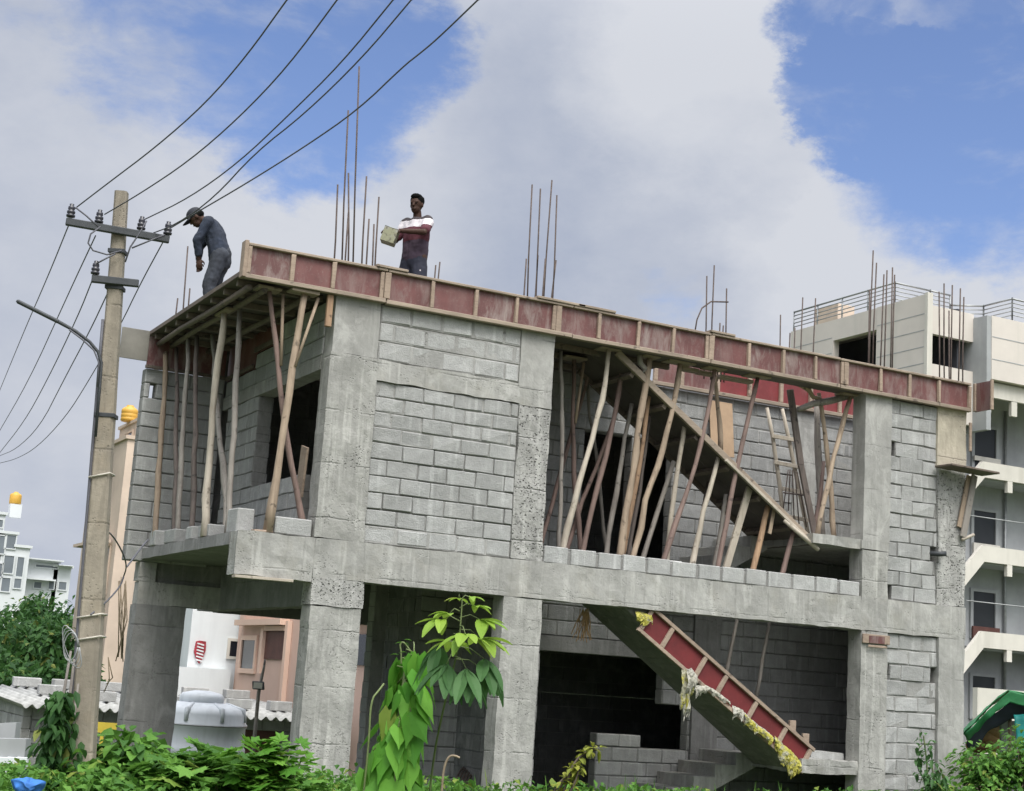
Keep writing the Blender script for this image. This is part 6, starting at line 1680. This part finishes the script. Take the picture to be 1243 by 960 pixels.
# climber on the left of the pole and leaning sticks
rn = random.Random(31); CL = thing('climbing_plant', tuple(Vector((atD(70, 950, 12.95).x, atD(70, 950, 12.95).y, 0))), 'tall dark climber on sticks left of the electricity pole', 'climber')
mb = MB(); ms = MB()
for k in range(620):
    y = rn.uniform(838, 975); x = 76 - (y - 840) * .12 + rn.gauss(0, 7 + (y - 835) * .07); p = atD(x, y, 12.9 + rn.gauss(0, .1)); v = rdir(rn, 0)
    leaf(mb, p, Vector((v.x, v.y, -.5)), (0, 0, 1), .10 * rn.uniform(.6, 1.3), .06, rn.uniform(.3, 1), 'ovate', .3, 3)
for (x0, y0, x1, y1) in ((86, 790, 60, 970), (90, 800, 74, 970), (70, 850, 55, 970), (95, 830, 80, 972)):
    ms.tube([atD(x0, y0, 12.9), atD((x0 + x1) / 2 - 2, (y0 + y1) / 2, 12.95), atD(x1, y1, 13) - Vector((0, 0, .6))], [.01, .014, .018], 6)
mb.build('foliage', M['leaf_d'], CL); ms.build('stick', M['pole_grey'], CL, smooth=True)
for (x0, y0, x1, y1, lab) in ((148, 705, 146, 800, 'dry vine hanging beside the far balcony column'), (128, 800, 133, 838, 'thin stake left of the far balcony column above the shed roof')):
    mb = MB(); a, b = atD(x0, y0, 19), atD(x1, y1, 19.2); rn2 = random.Random(x0)
    for k in range(7 if y1 - y0 > 60 else 2): mb.tube([a + rdir(rn2, 0) * .05, a.lerp(b, .5) + rdir(rn2, 0) * .07, b + rdir(rn2, 0) * .09], .007, 5)
    tag(mb.build('dry_vine' if y1 - y0 > 60 else 'stake', M['twig'], smooth=True), lab, 'vine' if y1 - y0 > 60 else 'stake')
# heart leaved vine that drapes over a stump in front of the middle opening
rn = random.Random(41); vb = atD(472, 960, 12.0); VN = thing('heart_leaf_vine', (vb.x, vb.y, 0), 'tall mound of heart leaved vine in front of the left ground floor opening', 'vine')
mb = MB(); ms = MB()
prof_ = [(792, 503, 10), (806, 500, 18), (830, 496, 23), (860, 491, 24), (885, 486, 25), (910, 479, 29), (940, 471, 37), (975, 467, 43)]
def vine_at(y):
    for (a, b) in zip(prof_, prof_[1:]):
        if a[0] <= y <= b[0]:
            t = (y - a[0]) / (b[0] - a[0]); return a[1] + (b[1] - a[1]) * t, a[2] + (b[2] - a[2]) * t
    return prof_[-1][1:]
for k in range(100):
    y = 800 + 175 * (k / 100) + rn.uniform(-9, 9); y = max(797, y); cx, hw_ = vine_at(y); a = rn.uniform(0, 2 * PHI); rr = rn.uniform(.5, 1.12) * (1 + .25 * noise.noise(Vector((a * 1.5, y * .03, 4))))
    o = ir * math.cos(a) - iv * math.sin(a); p = atD(cx, y, 12.0) + o * (hw_ / FPX * 12 * rr)
    dn = (Vector((0, 0, -1)) + o * rn.uniform(-.1, .55) + rdir(rn, 0) * .5).normalized(); L_ = rn.uniform(.15, .32)
    leaf(mb, p, dn, o + Vector((0, 0, .7)) + rdir(rn, 0) * .7, L_, L_ * rn.uniform(.7, .88), rn.uniform(.05, .6), 'heart', rn.uniform(-.45, .1), 5)
    if k % 4 == 0: ms.tube([p, p + Vector((0, 0, .10)) - o * .08, p + Vector((0, 0, .12)) - o * .18], .005, 5)
ms.tube([Vector((vb.x, vb.y, 0)), vb, atD(485, 880, 12.0), atD(495, 800, 12.0)], [.05, .045, .03, .02], 8)
ms.tube(smooth_pts([atD(440, 975, 11.85), atD(448, 900, 11.8), atD(450, 850, 11.8), atD(460, 838, 11.85), atD(466, 830, 11.9)]), .008, 6)
ms.tube(smooth_pts([atD(487, 806, 12), atD(487, 790, 12), atD(485, 782, 12), atD(490, 778, 12), atD(500, 793, 12)]), .007, 6)
for (x, y) in ((484, 795), (490, 780), (497, 784), (500, 778), (494, 792)):
    leaf(mb, atD(x, y, 12), ir * rn.uniform(-1, 1) + Vector((0, 0, .2)), (0, 0, 1), .075, .03, .5, 'ovate', .3, 3)
mb.build('foliage', M['leaf_v'], VN); ms.build('stem', M['stem'], VN, smooth=True)
# sapling with palmate leaves
rn = random.Random(52); sb = atD(520, 965, 12.45); SPL = thing('sapling', (sb.x, sb.y, 0), 'slender sapling with long drooping leaflets, pale young leaves on top', 'sapling')
my, mo, ms = MB(), MB(), MB(); D_ = 11.3
stem = smooth_pts([Vector((sb.x, sb.y, 0)), atD(524, 930, 12.4), atD(538, 860, 11.9), atD(556, 790, D_), atD(560, 748, D_), atD(561, 728, D_)]); ms.tube(stem, [.011 - .007 * i / (len(stem) - 1) for i in range(len(stem))], 7)
nodes = [(726, 556, 726, 0, .07, 4), (730, 571, 725, 0, .08, 4), (738, 577, 736, 0, .11, 5), (742, 545, 745, 0, .12, 5), (750, 583, 752, 0, .15, 6), (754, 536, 752, 0, .15, 5), (760, 565, 770, -.15, .16, 6), (764, 583, 775, .1, .17, 6), (770, 548, 778, .15, .15, 5), (780, 533, 785, .05, .17, 6), (784, 588, 800, 0, .18, 7), (792, 542, 806, -.1, .19, 7), (797, 566, 812, -.15, .19, 7), (800, 585, 812, .12, .15, 6)]
for j, (ys, px, py, dd, L, nl) in enumerate(nodes):
    b = atD(553 + (ys < 770) * 5, ys, D_); h = atD(px, py, D_ + dd); ms.tube([b, b.lerp(h, .5) + Vector((0, 0, .03)), h], [.005, .004, .003], 5)
    out = (h - b); out.z = 0; out = out.normalized() if out.length > .02 else rdir(rn, 0)
    tgt = my if ys < 776 else mo
    for k in range(nl):
        a = -1.5 + 3.0 * k / max(1, nl - 1) + rn.uniform(-.2, .2); dv = Matrix.Rotation(a, 3, 'Z') @ out; dz = rn.uniform(-.1, .3) if ys < 745 else (rn.uniform(-.35, .15) if ys < 772 else rn.uniform(-1.3, -.5))
        L_ = L * rn.uniform(1.15, 1.65); leaf(tgt, h, (dv.x, dv.y, dz), Vector((0, 0, 1)) + dv * .2, L_, L_ * .40, rn.uniform(.2, .7), 'lance', .3, 5)
my.build('young_leaves', M['leaf_y'], SPL); mo.build('old_leaves', M['leaf_s'], SPL); ms.build('stem', M['stem'], SPL, smooth=True)
# yellowing shrub with bare arching stems
rn = random.Random(61); yb = atD(690, 960, 14.2); YS = thing('yellowing_shrub', (yb.x, yb.y, 0), 'straggly shrub with small yellow leaves on bare arching stems', 'shrub')
mb, ms = MB(), MB()
for pl_ in (((676, 965), (690, 935), (708, 915), (727, 909)), ((684, 962), (696, 925), (712, 912), (720, 908)), ((690, 965), (700, 945), (703, 930)), ((672, 962), (682, 945), (700, 938))):
    pp = smooth_pts([atD(x, y, 14.2 + rn.uniform(-.1, .1)) for x, y in pl_]); pp[0] = pp[0] - Vector((0, 0, .5)); ms.tube(pp, [.014 - .009 * i / len(pp) for i in range(len(pp))], 6)
    for k in range(34):
        p = pp[rn.randrange(2, len(pp))]; v = rdir(rn, .2); leaf(mb, p + v * .02, v, (0, 0, 1), .07 * rn.uniform(.7, 1.3), .04, .5, 'ovate', .3, 3)
mb.build('foliage', M['leaf_yy'], YS); ms.build('stem', M['bark'], YS, smooth=True)
mb = MB()
for k in range(5): mb.tube([onY(596 - k * 2, 900 + k * 2, 2.6), onY(575 - k * 4, 935, 1.6), onY(560 - k * 4, 965, 1.0)], .014, 5)
tag(mb.build('bar_bundle', M['rebar'], smooth=True), 'bundle of bent bars leaning out of the left ground floor opening', 'steel bars')
mb = MB(); mb.tube(smooth_pts([atD(536, 965, 13), atD(538, 935, 13), atD(544, 918, 13), atD(552, 917, 13), atD(558, 920, 13)]), .011, 6); tag(mb.build('dry_branch', M['twig'], smooth=True), 'pale dry branch bent over out of the weeds under the sapling', 'branch')
# tall thin weed against the right end bay
rn = random.Random(71); wb = atD(1128, 960, 20.2); TW = thing('tall_weed', (wb.x, wb.y, 0), 'tall thin weed growing up the right end bay wall', 'weed')
mb, ms = MB(), MB()
for (x0, x1, yt) in ((1126, 1121, 893), (1132, 1131, 925), (1137, 1139, 935)):
    pp = smooth_pts([Vector((atD(x0, 960, 20.2).x, atD(x0, 960, 20.2).y, 0)), atD(x0, 960, 20.2), atD((x0 + x1) / 2 + 2, (960 + yt) / 2, 20.2), atD(x1, yt, 20.2)]); ms.tube(pp, .01, 5)
    for k in range(120):
        p = pp[0].lerp(pp[-1], rn.random() ** .7) + rdir(rn, 0) * .10; v = rdir(rn, -.1); leaf(mb, p, v, (0, 0, 1), .10 * rn.uniform(.6, 1.3), .05, .6, 'ovate', .3, 3)
mb.build('foliage', M['leaf_s'], TW); ms.build('stem', M['stem'], TW, smooth=True)
# weeds over the verge: nobody could count them
rn = random.Random(81); mb = MB()
for k in range(26000):
    x = rn.uniform(-4.2, 11.5); y = -4.2 + rn.random() ** 1.2 * 3.6 + max(0, (x - 4) * .02); hmax = .56 + .16 * noise.noise(Vector((x * .9, y * .9, 3))) + .10 * noise.noise(Vector((x * 2.7, y * 2.7, 7)))
    if x < 0: hmax += .12
    z = hmax * (1 - rn.random() ** 2.2 * .75); p = Vector((x, y, z)); v = rdir(rn, .5); L_ = rn.uniform(.05, .13)
    leaf(mb, p, v, Vector((0, 0, 1)) + rdir(rn, 0) * .5, L_, L_ * .62, rn.uniform(.2, .9), 'ovate', .3, 2)
for k in range(700):
    x = rn.uniform(-4.2, 11.5); y = rn.uniform(-4.2, -.7); h = .55 + .25 * rn.random(); p = Vector((x, y, h * .6)); v = Vector((rn.uniform(-.3, .3), rn.uniform(-.3, .3), 1)); leaf(mb, p, v, (0, 1, .1), h * .42, .012, rn.uniform(0, .8), 'lance', .2, 3)
tag(mb.build('weeds', M['leaf'], loc=(0, -3, 0)), 'thick mixed green weeds along the verge at the bottom', 'weeds', None, 'stuff')
# trees beyond the plots at the left and behind the white wall
def tree(px, pytop, d, rx, h_cr, n, L, seed, lab, zb=-1.2, mat='leaf_d'):
    rn = random.Random(seed); top = atD(px, pytop, d); x, y = top.x, top.y; root = thing('tree', (x, y, zb), lab, 'tree', 'trees beyond the plots'); H__ = top.z - zb
    ms = MB(); ms.tube([(x, y, zb), (x + .05, y, zb + H__ * .3), (x - .05, y + .1, zb + H__ * .62)], [.2, .15, .09], 9)
    cl = []
    for k in range(22):
        a = rn.uniform(0, 2 * PHI); q = rn.random() ** .5; zz = rn.uniform(0, 1); rr = rx * q * (1 - .55 * max(0, zz - .45) / .55)
        cl.append((Vector((x + math.cos(a) * rr, y + math.sin(a) * rr, top.z - h_cr * (1 - zz) - .3)), rn.uniform(.5, 1.0) * rx * .38))
    for c, r_ in cl[:9]: ms.tube([(x, y, zb + H__ * .35), Vector((x, y, zb + H__ * .5)).lerp(c, .5), c], [.07, .045, .02], 6)
    mb = MB()
    for k in range(n):
        c, r_ = rn.choice(cl); v = rdir(rn, .15); p = c + v * r_ * rn.uniform(.5, 1.08); p.z -= abs(rn.gauss(0, .06)); 
        leaf(mb, p, rdir(rn, -.2), v + Vector((0, 0, .6)), L * rn.uniform(.6, 1.3), L * .5, .4, 'ovate', .25, 2)
    mb.build('crown', M[mat], root); ms.build('trunk', M['bark'], root, smooth=True)
TL = [(-30, 742, 58, 2.6, 3.6, 'bushy green tree cut by the left edge below the white tower house'), (25, 735, 60, 2.6, 3.8, 'round green tree below the white tower house'), (60, 728, 62, 2.4, 3.6, 'green tree below the long low white house'), (100, 722, 56, 2.4, 4.0, 'taller green tree close to the left side of the pole'), (5, 765, 46, 2.2, 2.8, 'dark green tree in the middle row at the left edge'), (55, 762, 47, 2.3, 2.8, 'dark green tree in the middle row below the long low house'), (105, 768, 44, 2.0, 3.0, 'dark green tree in the middle row behind the pole'), (30, 797, 40, 2.0, 2.2, 'low tree just beyond the shed, left'), (78, 800, 38, 1.8, 2.2, 'low tree just beyond the shed, next to the pole')]
for i, (px, py, d, rx, hc, lab) in enumerate(TL): tree(px, py, d, rx, hc, 4200, .26, 200 + i, lab)
tree(228, 690, 44, 1.5, 5.0, 3500, .26, 301, 'narrow strip of tree seen between the far balcony column and the white wall')
tree(8, 838, 30, 1.0, 1.6, 2600, .14, 302, 'bright bush like tree at the left edge beside the shed', -1.2, 'leaf_l')
tree(262, 836, 33, .5, 1.0, 1200, .14, 303, 'small green sapling crown behind the shed roof above the tank', -1.2)
tree(436, 852, 29, .5, 1.2, 1500, .12, 304, 'small green bush seen right of the corner column in front of the pink house', -1.2, 'leaf')
